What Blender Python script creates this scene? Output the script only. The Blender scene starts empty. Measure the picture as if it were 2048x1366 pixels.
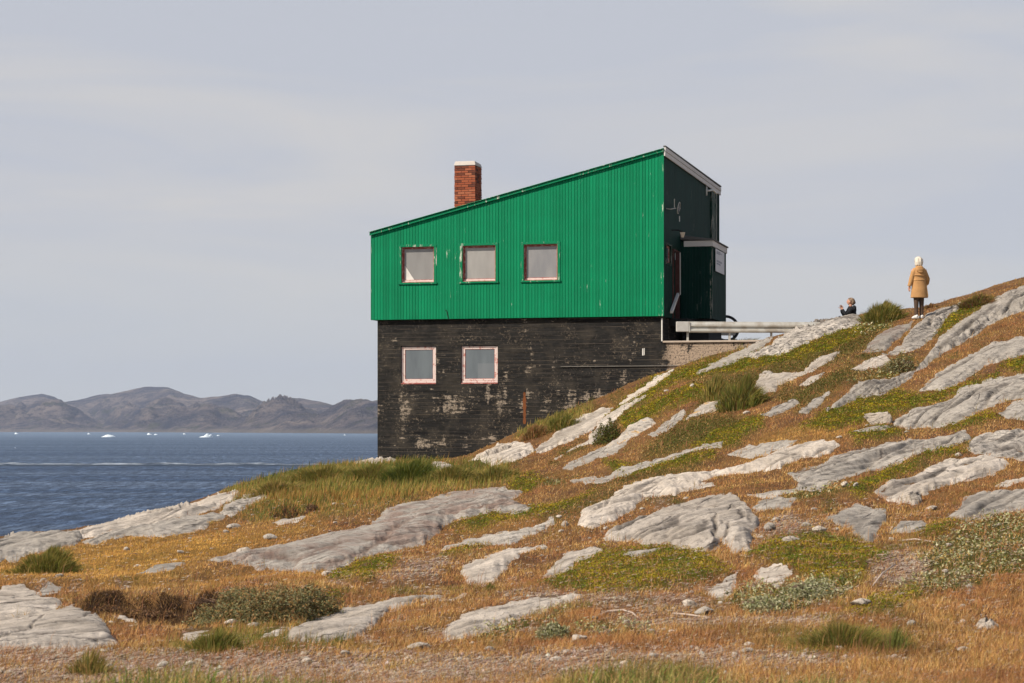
import bpy, bmesh, math, random
import numpy as np
from mathutils import Vector, Matrix
R_ = math.radians
S = bpy.context.scene
COL = S.collection
rng = np.random.default_rng(7)
random.seed(7)

# ------------------------------------------------------------------ camera
CZ = 8.0                 # eye height above the sea (sea level is z = 0)
F = 75.0 / 36.0 * 2048   # focal length in photo pixels
HOR = 860.0              # row of the horizon in the photo
cam = bpy.data.cameras.new('camera')
camo = bpy.data.objects.new('camera', cam)
COL.objects.link(camo)
camo.location = (0, 0, CZ)
camo.rotation_euler = (R_(90), 0, 0)
cam.lens = 75
cam.sensor_width = 36
cam.shift_y = (HOR - 683) / 2048
cam.clip_start = 0.5
cam.clip_end = 60000
cam.dof.use_dof = True
cam.dof.focus_distance = 55
cam.dof.aperture_fstop = 6.3
S.camera = camo

# ------------------------------------------------------------------ light
SUN_DIR = Vector((-0.812 * math.cos(R_(40)), -0.583 * math.cos(R_(40)), math.sin(R_(40)))).normalized()
sl = bpy.data.lights.new('sun', 'SUN')
sl.energy = 5.0
sl.angle = R_(0.6)
sl.color = (1.0, 0.90, 0.76)
so = bpy.data.objects.new('sun', sl)
COL.objects.link(so)
so.rotation_euler = SUN_DIR.to_track_quat('Z', 'Y').to_euler()
so.location = (-40, -30, 60)

W = bpy.data.worlds.new('World')
S.world = W
W.use_nodes = True
wt = W.node_tree
wt.nodes.clear()
def wn(t, **k):
    n = wt.nodes.new(t)
    for a, b in k.items(): setattr(n, a, b)
    return n
wo = wn('ShaderNodeOutputWorld'); bg = wn('ShaderNodeBackground')
sky = wn('ShaderNodeTexSky', sky_type='NISHITA', sun_disc=False)
sky.sun_elevation = R_(40)
sky.sun_rotation = math.atan2(SUN_DIR.x, SUN_DIR.y)
sky.air_density = 1.0; sky.dust_density = 1.0; sky.ozone_density = 1.0
tc = wn('ShaderNodeTexCoord')
sep = wn('ShaderNodeSeparateXYZ'); wt.links.new(tc.outputs['Generated'], sep.inputs[0])
mp = wn('ShaderNodeMapping'); mp.inputs['Scale'].default_value = (1.2, 1.2, 9.0)
mp.inputs['Rotation'].default_value = (R_(3), R_(-5), 0)
wt.links.new(tc.outputs['Generated'], mp.inputs[0])
nz = wn('ShaderNodeTexNoise'); nz.inputs['Scale'].default_value = 2.6; nz.inputs['Detail'].default_value = 7
nz.inputs['Roughness'].default_value = 0.5; nz.inputs['Distortion'].default_value = 0.6
wt.links.new(mp.outputs[0], nz.inputs[0])
cr = wn('ShaderNodeValToRGB')
cr.color_ramp.elements[0].position = 0.40; cr.color_ramp.elements[0].color = (5.85, 6.05, 6.65, 1)
cr.color_ramp.elements[1].position = 0.62; cr.color_ramp.elements[1].color = (6.8, 6.65, 6.6, 1)
wt.links.new(nz.outputs[0], cr.inputs[0])
# low haze: a paler, faintly green band close to the sea
hz = wn('ShaderNodeMapRange'); hz.inputs['From Min'].default_value = 0.0; hz.inputs['From Max'].default_value = 0.10
hz.inputs['To Min'].default_value = 1.0; hz.inputs['To Max'].default_value = 0.0
wt.links.new(sep.outputs['Z'], hz.inputs[0])
mh = wn('ShaderNodeMix', data_type='RGBA')
mh.inputs['B'].default_value = (6.65, 6.8, 6.7, 1)
wt.links.new(hz.outputs[0], mh.inputs['Factor']); wt.links.new(cr.outputs[0], mh.inputs['A'])
# the thin cloud sheet gives way to clear sky higher up
cv = wn('ShaderNodeMapRange', interpolation_type='SMOOTHSTEP'); cv.inputs['From Min'].default_value = 0.17; cv.inputs['From Max'].default_value = 0.62
cv.inputs['To Min'].default_value = 0.95; cv.inputs['To Max'].default_value = 0.22
wt.links.new(sep.outputs['Z'], cv.inputs[0])
mx = wn('ShaderNodeMix', data_type='RGBA')
wt.links.new(cv.outputs[0], mx.inputs['Factor']); wt.links.new(sky.outputs[0], mx.inputs['A']); wt.links.new(mh.outputs['Result'], mx.inputs['B'])
wt.links.new(mx.outputs['Result'], bg.inputs[0])
bg.inputs['Strength'].default_value = 0.08
wt.links.new(bg.outputs[0], wo.inputs[0])

S.view_settings.view_transform = 'Standard'
S.view_settings.look = 'None'
S.view_settings.exposure = 0.25
S.view_settings.gamma = 1
S.render.engine = 'CYCLES'
S.cycles.use_denoising = True
S.cycles.max_bounces = 5
S.cycles.diffuse_bounces = 2
S.cycles.glossy_bounces = 3
S.cycles.transparent_max_bounces = 6
S.cycles.volume_bounces = 0
S.cycles.use_adaptive_sampling = True
S.cycles.adaptive_threshold = 0.02

# ------------------------------------------------------------------ helpers
def tag(o, label=None, cat=None, group=None, kind=None):
    if label: o['label'] = label
    if cat: o['category'] = cat
    if group: o['group'] = group
    if kind: o['kind'] = kind
    return o

def thing(name, label, cat, loc=(0, 0, 0), rz=0, group=None):
    o = bpy.data.objects.new(name, None)
    COL.objects.link(o)
    o.location = loc; o.rotation_euler = (0, 0, rz)
    o.empty_display_size = 0.2
    return tag(o, label, cat, group)

def link(name, me, mat=None, parent=None):
    o = bpy.data.objects.new(name, me)
    COL.objects.link(o)
    if mat is not None: me.materials.append(mat)
    if parent is not None: o.parent = parent
    return o

def grid_faces(nr, nc, keep=None):
    i = np.arange(nr * nc).reshape(nr, nc)
    f = np.stack([i[:-1, :-1], i[:-1, 1:], i[1:, 1:], i[1:, :-1]], -1).reshape(-1, 4)
    if keep is not None: f = f[keep.reshape(-1)]
    return f

def np_mesh(name, V, Fc, col=None, smooth=True):
    """mesh from an Nx3 array and an MxK face array (all faces K-gons); col = per-vertex colour"""
    used = np.unique(Fc); rm = np.full(len(V), -1, np.int64); rm[used] = np.arange(len(used))
    V = V[used]; Fc = rm[Fc]
    if col is not None: col = col[used]
    me = bpy.data.meshes.new(name)
    n, k = Fc.shape
    me.vertices.add(len(V)); me.vertices.foreach_set('co', V.astype(np.float32).ravel())
    me.loops.add(n * k); me.loops.foreach_set('vertex_index', Fc.astype(np.int32).ravel())
    me.polygons.add(n)
    me.polygons.foreach_set('loop_start', np.arange(0, n * k, k, dtype=np.int32))
    me.polygons.foreach_set('loop_total', np.full(n, k, np.int32))
    me.polygons.foreach_set('use_smooth', np.full(n, smooth, bool))
    me.update(calc_edges=True)
    if col is not None:
        a = me.color_attributes.new('tint', 'FLOAT_COLOR', 'POINT')
        c = np.ones((len(V), 4), np.float32); c[:, :3] = col
        a.data.foreach_set('color', c.ravel())
    return me

def _hash(ix, iy, seed):
    h = (ix.astype(np.int64) * 374761393 + iy.astype(np.int64) * 668265263 + seed * 1274126177) & 0xFFFFFFFF
    h = ((h ^ (h >> 13)) * 1274126177) & 0xFFFFFFFF
    h = h ^ (h >> 16)
    return (h & 0xFFFF) / 65535.0 * 2 * np.pi

def gn(x, y, seed=0):
    ix = np.floor(x); iy = np.floor(y); fx = x - ix; fy = y - iy
    ux = fx * fx * fx * (fx * (fx * 6 - 15) + 10); uy = fy * fy * fy * (fy * (fy * 6 - 15) + 10)
    def g(dx, dy):
        a = _hash(ix + dx, iy + dy, seed)
        return np.cos(a) * (fx - dx) + np.sin(a) * (fy - dy)
    a = g(0, 0) * (1 - ux) + g(1, 0) * ux
    b = g(0, 1) * (1 - ux) + g(1, 1) * ux
    return (a * (1 - uy) + b * uy) * 1.5      # about -1 .. 1

def sstep(v, w=0.45):               # terraces with a soft riser
    f = np.floor(v); t = np.clip((v - f - (1 - w)) / w, 0, 1)
    return f + t * t * (3 - 2 * t)

def fbm(x, y, seed=0, oc=4, gain=0.5, lac=2.03):
    t = 0; a = 1.0; s = 0
    for k in range(oc):
        t = t + a * gn(x, y, seed + 17 * k); s += a
        x = x * lac + 5.3; y = y * lac + 9.1; a *= gain
    return t / s

# ------------------------------------------------------------------ node materials
class NT:
    def __init__(s, name):
        s.m = bpy.data.materials.new(name); s.m.use_nodes = True
        s.t = s.m.node_tree; s.t.nodes.clear()
        s.out = s.n('ShaderNodeOutputMaterial')
        s.p = s.n('ShaderNodeBsdfPrincipled'); s.l(s.p.outputs[0], s.out.inputs['Surface'])
    def n(s, t, **k):
        n = s.t.nodes.new(t)
        for a, b in k.items(): setattr(n, a, b)
        return n
    def l(s, a, b): s.t.links.new(a, b)
    def coord(s, scale=(1, 1, 1), rot=(0, 0, 0), out='Object'):
        tc = s.n('ShaderNodeTexCoord'); m = s.n('ShaderNodeMapping')
        m.inputs['Scale'].default_value = scale; m.inputs['Rotation'].default_value = rot
        s.l(tc.outputs[out], m.inputs[0]); return m.outputs[0]
    def strata(s, a, b, c):
        v = s.coord((1, 1, 1), (0, 0, R_(23))); m = s.n('ShaderNodeMapping'); m.inputs['Scale'].default_value = (a, b, c)
        s.l(v, m.inputs[0]); return m.outputs[0]
    def noise(s, vec, scale, detail=4, rough=0.55, dist=0.0):
        n = s.n('ShaderNodeTexNoise')
        n.inputs['Scale'].default_value = scale; n.inputs['Detail'].default_value = detail
        n.inputs['Roughness'].default_value = rough; n.inputs['Distortion'].default_value = dist
        s.l(vec, n.inputs['Vector']); return n.outputs[0]
    def ramp(s, fac, stops):
        r = s.n('ShaderNodeValToRGB'); e = r.color_ramp.elements
        while len(e) < len(stops): e.new(0.5)
        for q, (p, c) in zip(e, stops):
            q.position = p; q.color = (c, c, c, 1) if isinstance(c, (int, float)) else (*c, 1)
        s.l(fac, r.inputs[0]); return r.outputs[0]
    def mix(s, fac, a, b, mode='MIX'):
        m = s.n('ShaderNodeMix', data_type='RGBA', blend_type=mode)
        for v, i in ((fac, 'Factor'), (a, 'A'), (b, 'B')):
            if isinstance(v, (int, float)): m.inputs[i].default_value = v
            elif isinstance(v, tuple): m.inputs[i].default_value = (*v, 1)
            else: s.l(v, m.inputs[i])
        return m.outputs['Result']
    def math(s, op, a, b=0.0, c=0.0):
        m = s.n('ShaderNodeMath', operation=op)
        for k, v in enumerate((a, b, c)):
            if isinstance(v, (int, float)): m.inputs[k].default_value = v
            else: s.l(v, m.inputs[k])
        return m.outputs[0]
    def bump(s, h, strength=0.5, dist=0.02):
        b = s.n('ShaderNodeBump'); b.inputs['Strength'].default_value = strength; b.inputs['Distance'].default_value = dist
        s.l(h, b.inputs['Height']); s.l(b.outputs[0], s.p.inputs['Normal'])
    def base(s, c, rough=0.8, spec=0.3, metal=0.0):
        if isinstance(c, tuple): s.p.inputs['Base Color'].default_value = (*c, 1)
        else: s.l(c, s.p.inputs['Base Color'])
        if isinstance(rough, (int, float)): s.p.inputs['Roughness'].default_value = rough
        else: s.l(rough, s.p.inputs['Roughness'])
        s.p.inputs['Specular IOR Level'].default_value = spec
        s.p.inputs['Metallic'].default_value = metal
        return s.m

def worn(name, c, c2=None, scale=6, rough=0.7, spec=0.3, metal=0.0, bump=0.2, amt=0.5, lo=0.4, hi=0.7):
    t = NT(name); v = t.coord()
    f = t.ramp(t.noise(v, scale, 6, 0.65), [(lo, 0.0), (hi, 1.0)])
    c2 = c2 or tuple(x * 0.65 for x in c)
    fm = t.math('MULTIPLY', f, amt)
    t.base(t.mix(fm, c, c2), rough, spec, metal)
    if bump: t.bump(t.noise(v, scale * 5, 4), bump, 0.01)
    return t.m
# ------------------------------------------------------------------ lie of the land
# heights (relative to the eye) along lines of sight; first the rows at which the ground shows, then its fall beyond the crest
DK = [14, 20, 27, 36, 46, 54, 60]
TAILD = [64, 70, 85, 110, 200]
COLS = {
 -600: ([1366,1235,1165,1125,1105, -4.2,-6.0], [-7,-8.5,-10,-11,-13]),
    0: ([1366,1235,1165,1115,1072, -3.1,-5.0], [-7,-8.5,-10,-11,-13]),
  200: ([1366,1235,1165,1105,1044, -2.6,-4.4], [-6.5,-8.5,-10,-11,-13]),
  330: ([1366,1235,1160,1094,1020, -2.1,-3.8], [-6,-8,-10,-11,-13]),
  445: ([1366,1235,1155,1090,1022, 968,-2.2], [-4.2,-7,-10,-11,-13]),
  640: ([1366,1230,1145,1070,990, 930,-0.9], [-2.0,-5,-9.5,-11,-13]),
  760: ([1366,1225,1140,1060,975, 930,915], [-0.9,-3.2,-9,-11,-13]),
  935: ([1366,1220,1130,1045,965, 935,918], [-0.8,-1.5,-7,-11,-13]),
 1060: ([1366,1215,1115,1025,950, 890,850], [0.2,-0.5,-5,-10,-13]),
 1200: ([1366,1200,1095,1000,920, 850,795], [0.9,0.2,-4.5,-10,-13]),
 1300: ([1366,1190,1080,985,890, 805,747], [1.6,1.0,-4,-10,-13]),
 1400: ([1366,1180,1065,965,860, 765,712], [2.1,1.7,-3,-9,-13]),
 1500: ([1366,1170,1050,945,835, 740,685], [2.4,2.0,-2,-9,-13]),
 1600: ([1366,1160,1035,930,810, 712,655], [3.1,2.6,-1,-8,-13]),
 1690: ([1366,1155,1030,920,800, 695,640], [3.5,3.1,0,-7,-13]),
 1840: ([1366,1150,1025,905,775, 670,622], [3.75,3.5,1,-5,-13]),
 1950: ([1366,1148,1015,890,750, 650,602], [4.15,4.2,2,-4,-13]),
 2048: ([1366,1145,1010,880,730, 625,570], [4.6,4.9,3,-3,-13]),
 2400: ([1366,1130,990,850,680, 560,500], [5.8,6.4,5,0,-12]),
 2800: ([1366,1130,980,830,650, 530,460], [6.4,7.2,6,2,-11]),
}
PXS = np.arange(-600, 2801, 20.0)
DS = np.arange(4, 200.1, 0.5)
def _build_table():
    px0 = sorted(COLS); prof = []
    for p in px0:
        rows, tail = COLS[p]
        z = [(-(r - HOR) * d / F if r > 100 else r) for r, d in zip(rows, DK)] + tail
        prof.append(np.interp(DS, [4, 12] + DK + TAILD, [-1.62, -1.63] + z))
    prof = np.array(prof)
    T = np.array([np.interp(PXS, px0, prof[:, j]) for j in range(len(DS))])   # [d, px]
    def sm(A, k, ax):
        r = len(k) // 2
        P = np.pad(A, [(r, r) if i == ax else (0, 0) for i in (0, 1)], mode='edge')
        o = 0
        for i, w in enumerate(k):
            sl_ = [slice(None)] * 2; sl_[ax] = slice(i, i + A.shape[ax]); o = o + w * P[tuple(sl_)]
        return o
    g = lambda s, r: (lambda e: e / e.sum())(np.exp(-0.5 * (np.arange(-r, r + 1) / s) ** 2))
    return sm(sm(T, g(2.2, 6), 0), g(1.8, 5), 1)
TBL = _build_table()

def bil(T, r, c):
    r = np.clip(r, 0, T.shape[0] - 1.001); c = np.clip(c, 0, T.shape[1] - 1.001)
    i = r.astype(int); j = c.astype(int); fr = r - i; fc = c - j
    return (T[i, j] * (1 - fr) + T[i + 1, j] * fr) * (1 - fc) + (T[i, j + 1] * (1 - fr) + T[i + 1, j + 1] * fr) * fc

def H0(x, y):                       # smooth height, world z
    x = np.asarray(x, float); y = np.asarray(y, float)
    yy = np.maximum(y, 6.0)
    px = 1024 + F * x / yy
    return CZ + bil(TBL, (np.clip(y, 4, 200) - DS[0]) / 0.5, (px - PXS[0]) / 20.0)

# inverse: row of the photo -> distance, for ground that can be seen
PYS = np.arange(540, 1562, 2.0)
def _inv():
    A = np.zeros((len(PYS), len(PXS)))
    for j in range(len(PXS)):
        py = HOR - TBL[:, j] / DS * F
        m = (DS >= 9) & (DS <= 66)
        d = DS[m]; v = np.minimum.accumulate(py[m])
        v = v - np.arange(len(v)) * 1e-4
        A[:, j] = np.interp(PYS, v[::-1], d[::-1])
    return A
INV = _inv()
def depth(px, py):
    return bil(INV, (np.asarray(py, float) - PYS[0]) / 2.0, (np.asarray(px, float) - PXS[0]) / 20.0)

def bumps(x, y):
    a = 0.085 * fbm(x * 0.6, y * 0.3, 3, 3) + 0.03 * np.clip((y - 17) / 8, 0, 1) * sstep(2.2 * gn(x * .55 - y * .24, x * .03 + y * .06, 9)) + 0.022 * fbm(x * 2.3, y * 1.9, 11, 3)
    return a * np.clip((y - 6) / 10, 0.3, 1.0)

def H(x, y): return H0(x, y) + bumps(x, y)

def ground(px, py):                 # photo pixel -> x, y on the land
    d = depth(px, py)
    return (np.asarray(px, float) - 1024) / F * d, d
def to_px(x, y):                    # land -> photo pixel of the smooth ground there
    yy = np.maximum(y, 6.0)
    return 1024 + F * x / yy, HOR - (H0(x, y) - CZ) / yy * F

def sdf(P, x, y):                   # signed distance to polygon, inside positive
    P = np.array(P, float); n = len(P)
    best = np.full(np.shape(x), 1e9); ins = np.zeros(np.shape(x), bool)
    for i in range(n):
        a = P[i]; b = P[(i + 1) % n]; e = b - a
        L = max(e @ e, 1e-9)
        t = np.clip(((x - a[0]) * e[0] + (y - a[1]) * e[1]) / L, 0, 1)
        dx = x - a[0] - t * e[0]; dy = y - a[1] - t * e[1]
        best = np.minimum(best, dx * dx + dy * dy)
        if abs(e[1]) > 1e-9:
            c = ((a[1] > y) != (b[1] > y)) & (x < (b[0] - a[0]) * (y - a[1]) / (b[1] - a[1]) + a[0])
            ins ^= c
    return np.where(ins, 1, -1) * np.sqrt(best)

# ------------------------------------------------------------------ where what grows
RX0, RX1, RY0, RY1 = -500, 2560, 540, 1560
rx = np.arange(RX0, RX1, 3.0); ry = np.arange(RY0, RY1, 3.0)
GX, GY = np.meshgrid(rx, ry)
WX = GX + 14 * fbm(GX / 45, GY / 22, 40, 3); WY = GY + 9 * fbm(GX / 40, GY / 20, 41, 3)
def paint(polys, soft=8.0):
    M = np.zeros(GX.shape)
    for P in polys:
        P = np.array(P, float)
        x0, y0 = P.min(0) - 40; x1, y1 = P.max(0) + 40
        c0 = int(max(0, (x0 - RX0) / 3)); c1 = int(min(len(rx), (x1 - RX0) / 3 + 1))
        r0 = int(max(0, (y0 - RY0) / 3)); r1 = int(min(len(ry), (y1 - RY0) / 3 + 1))
        if c1 <= c0 or r1 <= r0: continue
        s = sdf(P, WX[r0:r1, c0:c1], WY[r0:r1, c0:c1])
        M[r0:r1, c0:c1] = np.maximum(M[r0:r1, c0:c1], np.clip(s / soft + 0.5, 0, 1))
    return M
def look(M, px, py):
    return bil(M, (py - RY0) / 3.0, (px - RX0) / 3.0)

MOSS = [
 [(1070,1165),(1120,1150),(1140,1120),(1200,1095),(1260,1095),(1330,1088),(1400,1105),(1440,1130),(1470,1145),(1400,1170),(1300,1185),(1210,1192),(1150,1180)],
 [(1490,1120),(1530,1090),(1600,1072),(1640,1065),(1740,1085),(1790,1112),(1740,1130),(1720,1165),(1650,1172),(1600,1150),(1530,1125)],
 [(1640,825),(1720,792),(1800,777),(1840,787),(1900,775),(2000,745),(1990,762),(1900,790),(1880,805),(1800,825),(1720,845),(1600,855)],
 [(1860,672),(1900,620),(1960,590),(1985,600),(1930,635),(1880,668)],
 [(2000,735),(2048,710),(2300,690),(2300,735),(2048,748)],
 [(1700,865),(1760,850),(1810,862),(1760,880),(1710,885)],
 [(1830,905),(1880,895),(1945,900),(1890,920),(1850,925)],
 [(1200,925),(1290,930),(1420,900),(1430,915),(1340,938),(1240,955)],
 [(655,1165),(670,1140),(740,1115),(800,1110),(780,1140),(730,1170)],
 [(590,1235),(640,1200),(690,1185),(675,1205),(610,1238)],
 [(1890,850),(1980,828),(2005,840),(1920,860)],
 [(900,1055),(960,1036),(1060,1015),(1120,1000),(1200,985),(1150,1010),(1080,1035),(940,1058)],
 [(1690,1225),(1750,1195),(1830,1180),(1850,1195),(1780,1225),(1720,1235)],
 [(880,1118),(930,1095),(980,1092),(950,1105),(900,1120)],
 [(1830,1062),(1880,1050),(1960,1030),(1900,1060),(1850,1075)],
 [(1300,752),(1440,715),(1600,690),(1700,650),(1740,650),(1700,690),(1600,722),(1480,745),(1350,765),(1250,830),(1210,830)],
 [(1255,868),(1240,835),(1300,800),(1400,770),(1440,790),(1330,820),(1300,842)],
 [(1380,895),(1440,850),(1520,830),(1530,850),(1480,880),(1420,900)],
 [(1690,985),(1750,955),(1800,930),(1850,925),(1780,965),(1720,1000)],
 [(1020,958),(1060,950),(1090,962),(1050,985),(1020,980)],
]
OLIVE = [   # mid green low heath on the slope
 [(1290,912),(1330,865),(1380,835),(1460,828),(1520,850),(1470,882),(1380,895),(1300,912)],
 [(1180,985),(1260,950),(1400,930),(1380,945),(1260,965)],
 [(1380,770),(1500,745),(1640,700),(1740,660),(1760,675),(1700,710),(1600,740),(1500,770),(1440,790)],
 [(1560,800),(1620,770),(1700,735),(1740,745),(1680,775),(1600,815)],
 [(1080,1030),(1180,1000),(1230,985),(1200,1010),(1120,1040)],
]
LUSH = [    # long green grass
 [(445,972),(520,940),(640,905),(700,915),(860,905),(900,930),(1010,925),(1025,955),(960,975),(850,985),(760,1015),(640,1030),(520,1040),(450,1020)],
 [(1035,865),(1090,835),(1180,815),(1170,828),(1110,850),(1050,872)],
 [(1310,715),(1400,690),(1500,680),(1480,692),(1400,708),(1330,722)],
 [(440,1260),(560,1255),(690,1262),(700,1285),(560,1295),(330,1300),(340,1280)],
 [(1130,1350),(1300,1335),(1420,1345),(1440,1420),(1100,1420)],
 [(1560,1290),(1680,1262),(1800,1275),(1830,1300),(1700,1315),(1580,1312)],
]
SILVER = [  # grey-green creeping willow and cudweed
 [(1840,1120),(1880,1075),(1960,1040),(2040,1030),(2400,1020),(2400,1150),(2000,1150),(1930,1175),(1850,1190),(1790,1180)],
 [(1440,1195),(1500,1160),(1560,1170),(1640,1155),(1720,1160),(1700,1190),(1620,1215),(1520,1225)],
 [(940,1280),(1000,1255),(1090,1235),(1130,1215),(1130,1235),(1080,1255),(1010,1282)],
 [(1140,1262),(1200,1245),(1300,1243),(1300,1265),(1200,1275)],
 [(1690,672),(1740,640),(1790,632),(1790,648),(1740,668)],
 [(1080,960),(1120,955),(1140,965),(1110,975)],
 [(1560,990),(1640,975),(1700,985),(1620,1000)],
 [(1770,735),(1790,720),(1800,700),(1830,710),(1800,745),(1700,775)],
]
BARE = [    # trodden earth and gravel
 [(-500,1312),(0,1300),(250,1298),(480,1300),(800,1303),(1180,1305),(1400,1312),(1300,1350),(700,1380),(300,1380),(-500,1380)],
 [(1780,1085),(1840,1095),(1860,1130),(1800,1175),(1740,1165),(1740,1125)],
 [(760,1165),(800,1130),(880,1115),(900,1130),(870,1160),(800,1172)],
 [(1050,1172),(1180,1190),(1400,1190),(1440,1215),(1300,1225),(1200,1215),(1000,1190)],
 [(1150,1318),(1400,1300),(1560,1310),(1700,1330),(1400,1345)],
 [(1200,1230),(1500,1225),(1700,1230),(1650,1252),(1300,1250)],
 [(1300,1000),(1330,985),(1360,985),(1320,1010)],
 [(1480,1100),(1520,1060),(1570,1030),(1650,1050),(1640,1065),(1540,1085)],
]
PEAT = [    # dark eroded peat banks
 [(165,1205),(190,1188),(240,1185),(250,1205),(300,1200),(330,1188),(378,1192),(382,1215),(340,1222),(240,1215),(190,1222)],
 [(548,1030),(560,1012),(590,1008),(612,1018),(605,1032),(570,1036)],
 [(380,1200),(430,1190),(440,1225),(395,1225)],
]
YELLOW = [  # flat bleached golden grass
 [(100,1110),(300,1060),(520,1060),(640,1045),(560,1075),(420,1120),(300,1170),(60,1160),(-300,1170),(-300,1130)],
 [(1500,890),(1620,850),(1700,860),(1650,872),(1600,865),(1500,905)],
 [(930,1050),(1000,1030),(1080,1022),(1040,1040)],
 [(380,1160),(560,1135),(650,1150),(500,1150),(400,1175)],
]
M_MOSS = paint(MOSS, 14); M_OLIVE = paint(OLIVE, 30); M_LUSH = paint(LUSH, 30); M_SILVER = paint(SILVER, 12)
M_BARE = paint(BARE, 22); M_PEAT = paint(PEAT, 6); M_YEL = paint(YELLOW, 40)
# extra scattered patches beyond the traced ones
nzA = fbm(GX / 160, GY / 60, 60, 3); nzB = fbm(GX / 90, GY / 35, 61, 4)
out_x = np.clip((np.maximum(-GX, GX - 2048)) / 120, 0, 1)
M_MOSS = np.maximum(M_MOSS, out_x * np.clip((nzA - 0.15) * 6, 0, 1))
M_OLIVE = np.maximum(M_OLIVE, np.clip((nzB - 0.22) * 3, 0, 0.8) * (GX > 900) * (GY < 1040))
M_BARE = np.maximum(M_BARE, np.clip((fbm(GX / 70, GY / 22, 63, 4) - 0.2) * 3, 0, 0.7) * (GY > 1150))

PEAT_DROP = [ # ground steps down in front of the peat bank
 [(150,1200),(240,1192),(380,1195),(440,1200),(440,1245),(300,1250),(240,1235),(170,1230)],
 [(550,1016),(606,1016),(612,1036),(548,1036)]]
M_DROP = paint(PEAT_DROP, 5)
M_BLUR = M_DROP
for _ in range(2):
    M_BLUR = (M_BLUR + np.roll(M_BLUR, 1, 1) + np.roll(M_BLUR, -1, 1)) / 3
def HT(x, y):                        # final ground height
    px, py = to_px(x, y)
    vis = (py > RY0 + 3) & (py < RY1 - 3)
    m = np.where(vis & (y < 62), look(M_BLUR, px, py), 0)
    cu = np.where(vis & (y < 62), look(np.maximum(M_MOSS, 0.7 * M_OLIVE), px, py), 0)
    return H(x, y) - 0.16 * m + 0.045 * cu * (0.6 + 0.6 * fbm(x * 3.5, y * 2.5, 90, 2))

# ------------------------------------------------------------------ colours of the ground cover (albedo)
C_DRY = np.array([.27, .145, .055]); C_RUST = np.array([.17, .085, .048]); C_YEL = np.array([.40, .22, .055])
C_MOSS = np.array([.14, .115, .012]); C_OLIVE = np.array([.115, .105, .018]); C_LUSH = np.array([.14, .14, .030])
C_SILVER = np.array([.27, .26, .14]); C_BARE = np.array([.27, .18, .125]); C_PEAT = np.array([.035, .02, .012])

def cover(px, py):
    w = {k: look(M, px, py)[..., None] for k, M in dict(moss=M_MOSS, olive=M_OLIVE, lush=M_LUSH, silver=M_SILVER, bare=M_BARE, peat=M_PEAT, yel=M_YEL).items()}
    return w

def build_ground():
    ys = [2.0]
    while ys[-1] < 74: ys.append(ys[-1] + max(0.03, ys[-1] * 0.0032))
    while ys[-1] < 210: ys.append(ys[-1] + 1.5)
    ys = np.array(ys)
    v = np.linspace(-1, 1, 760)
    Y, V = np.meshgrid(ys, v, indexing='ij')
    X = V * (0.33 * Y + 5.5)
    px, py = to_px(X, Y)
    Z = HT(X, Y)
    w = cover(px, py)
    n1 = fbm(X * 1.1, Y * 0.8, 5, 4)[..., None]; n2 = fbm(X * 5, Y * 3.5, 6, 3)[..., None]
    c = C_DRY * (1 - np.clip(n1 * 1.6 + 0.3, 0, 1)) + C_RUST * np.clip(n1 * 1.6 + 0.3, 0, 1)
    for k, cc in (('yel', C_YEL), ('lush', C_LUSH), ('olive', C_OLIVE), ('silver', C_OLIVE), ('moss', C_MOSS), ('bare', C_BARE), ('peat', C_PEAT)):
        c = c * (1 - w[k]) + cc * w[k]
    c = c * (0.62 + 0.25 * n2)
    me = np_mesh('ground', np.stack([X, Y, Z], -1).reshape(-1, 3), grid_faces(*X.shape), np.clip(c, 0.004, 1).reshape(-1, 3))
    t = NT('soil_and_thatch')
    at = t.n('ShaderNodeAttribute', attribute_name='tint'); vv = t.coord()
    f = t.noise(vv, 42, 5, 0.7); g = t.noise(vv, 9, 4, 0.6)
    col = t.mix(0.75, at.outputs['Color'], t.ramp(f, [(0.28, 0.25), (0.5, 0.95), (0.72, 2.0)]), 'MULTIPLY')
    col = t.mix(0.5, col, t.ramp(g, [(0.3, 0.6), (0.7, 1.4)]), 'MULTIPLY')
    t.base(col, 0.95, 0.1)
    t.bump(f, 0.9, 0.03)
    o = link('ground', me, t.m)
    return tag(o, kind='structure')
build_ground()
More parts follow.
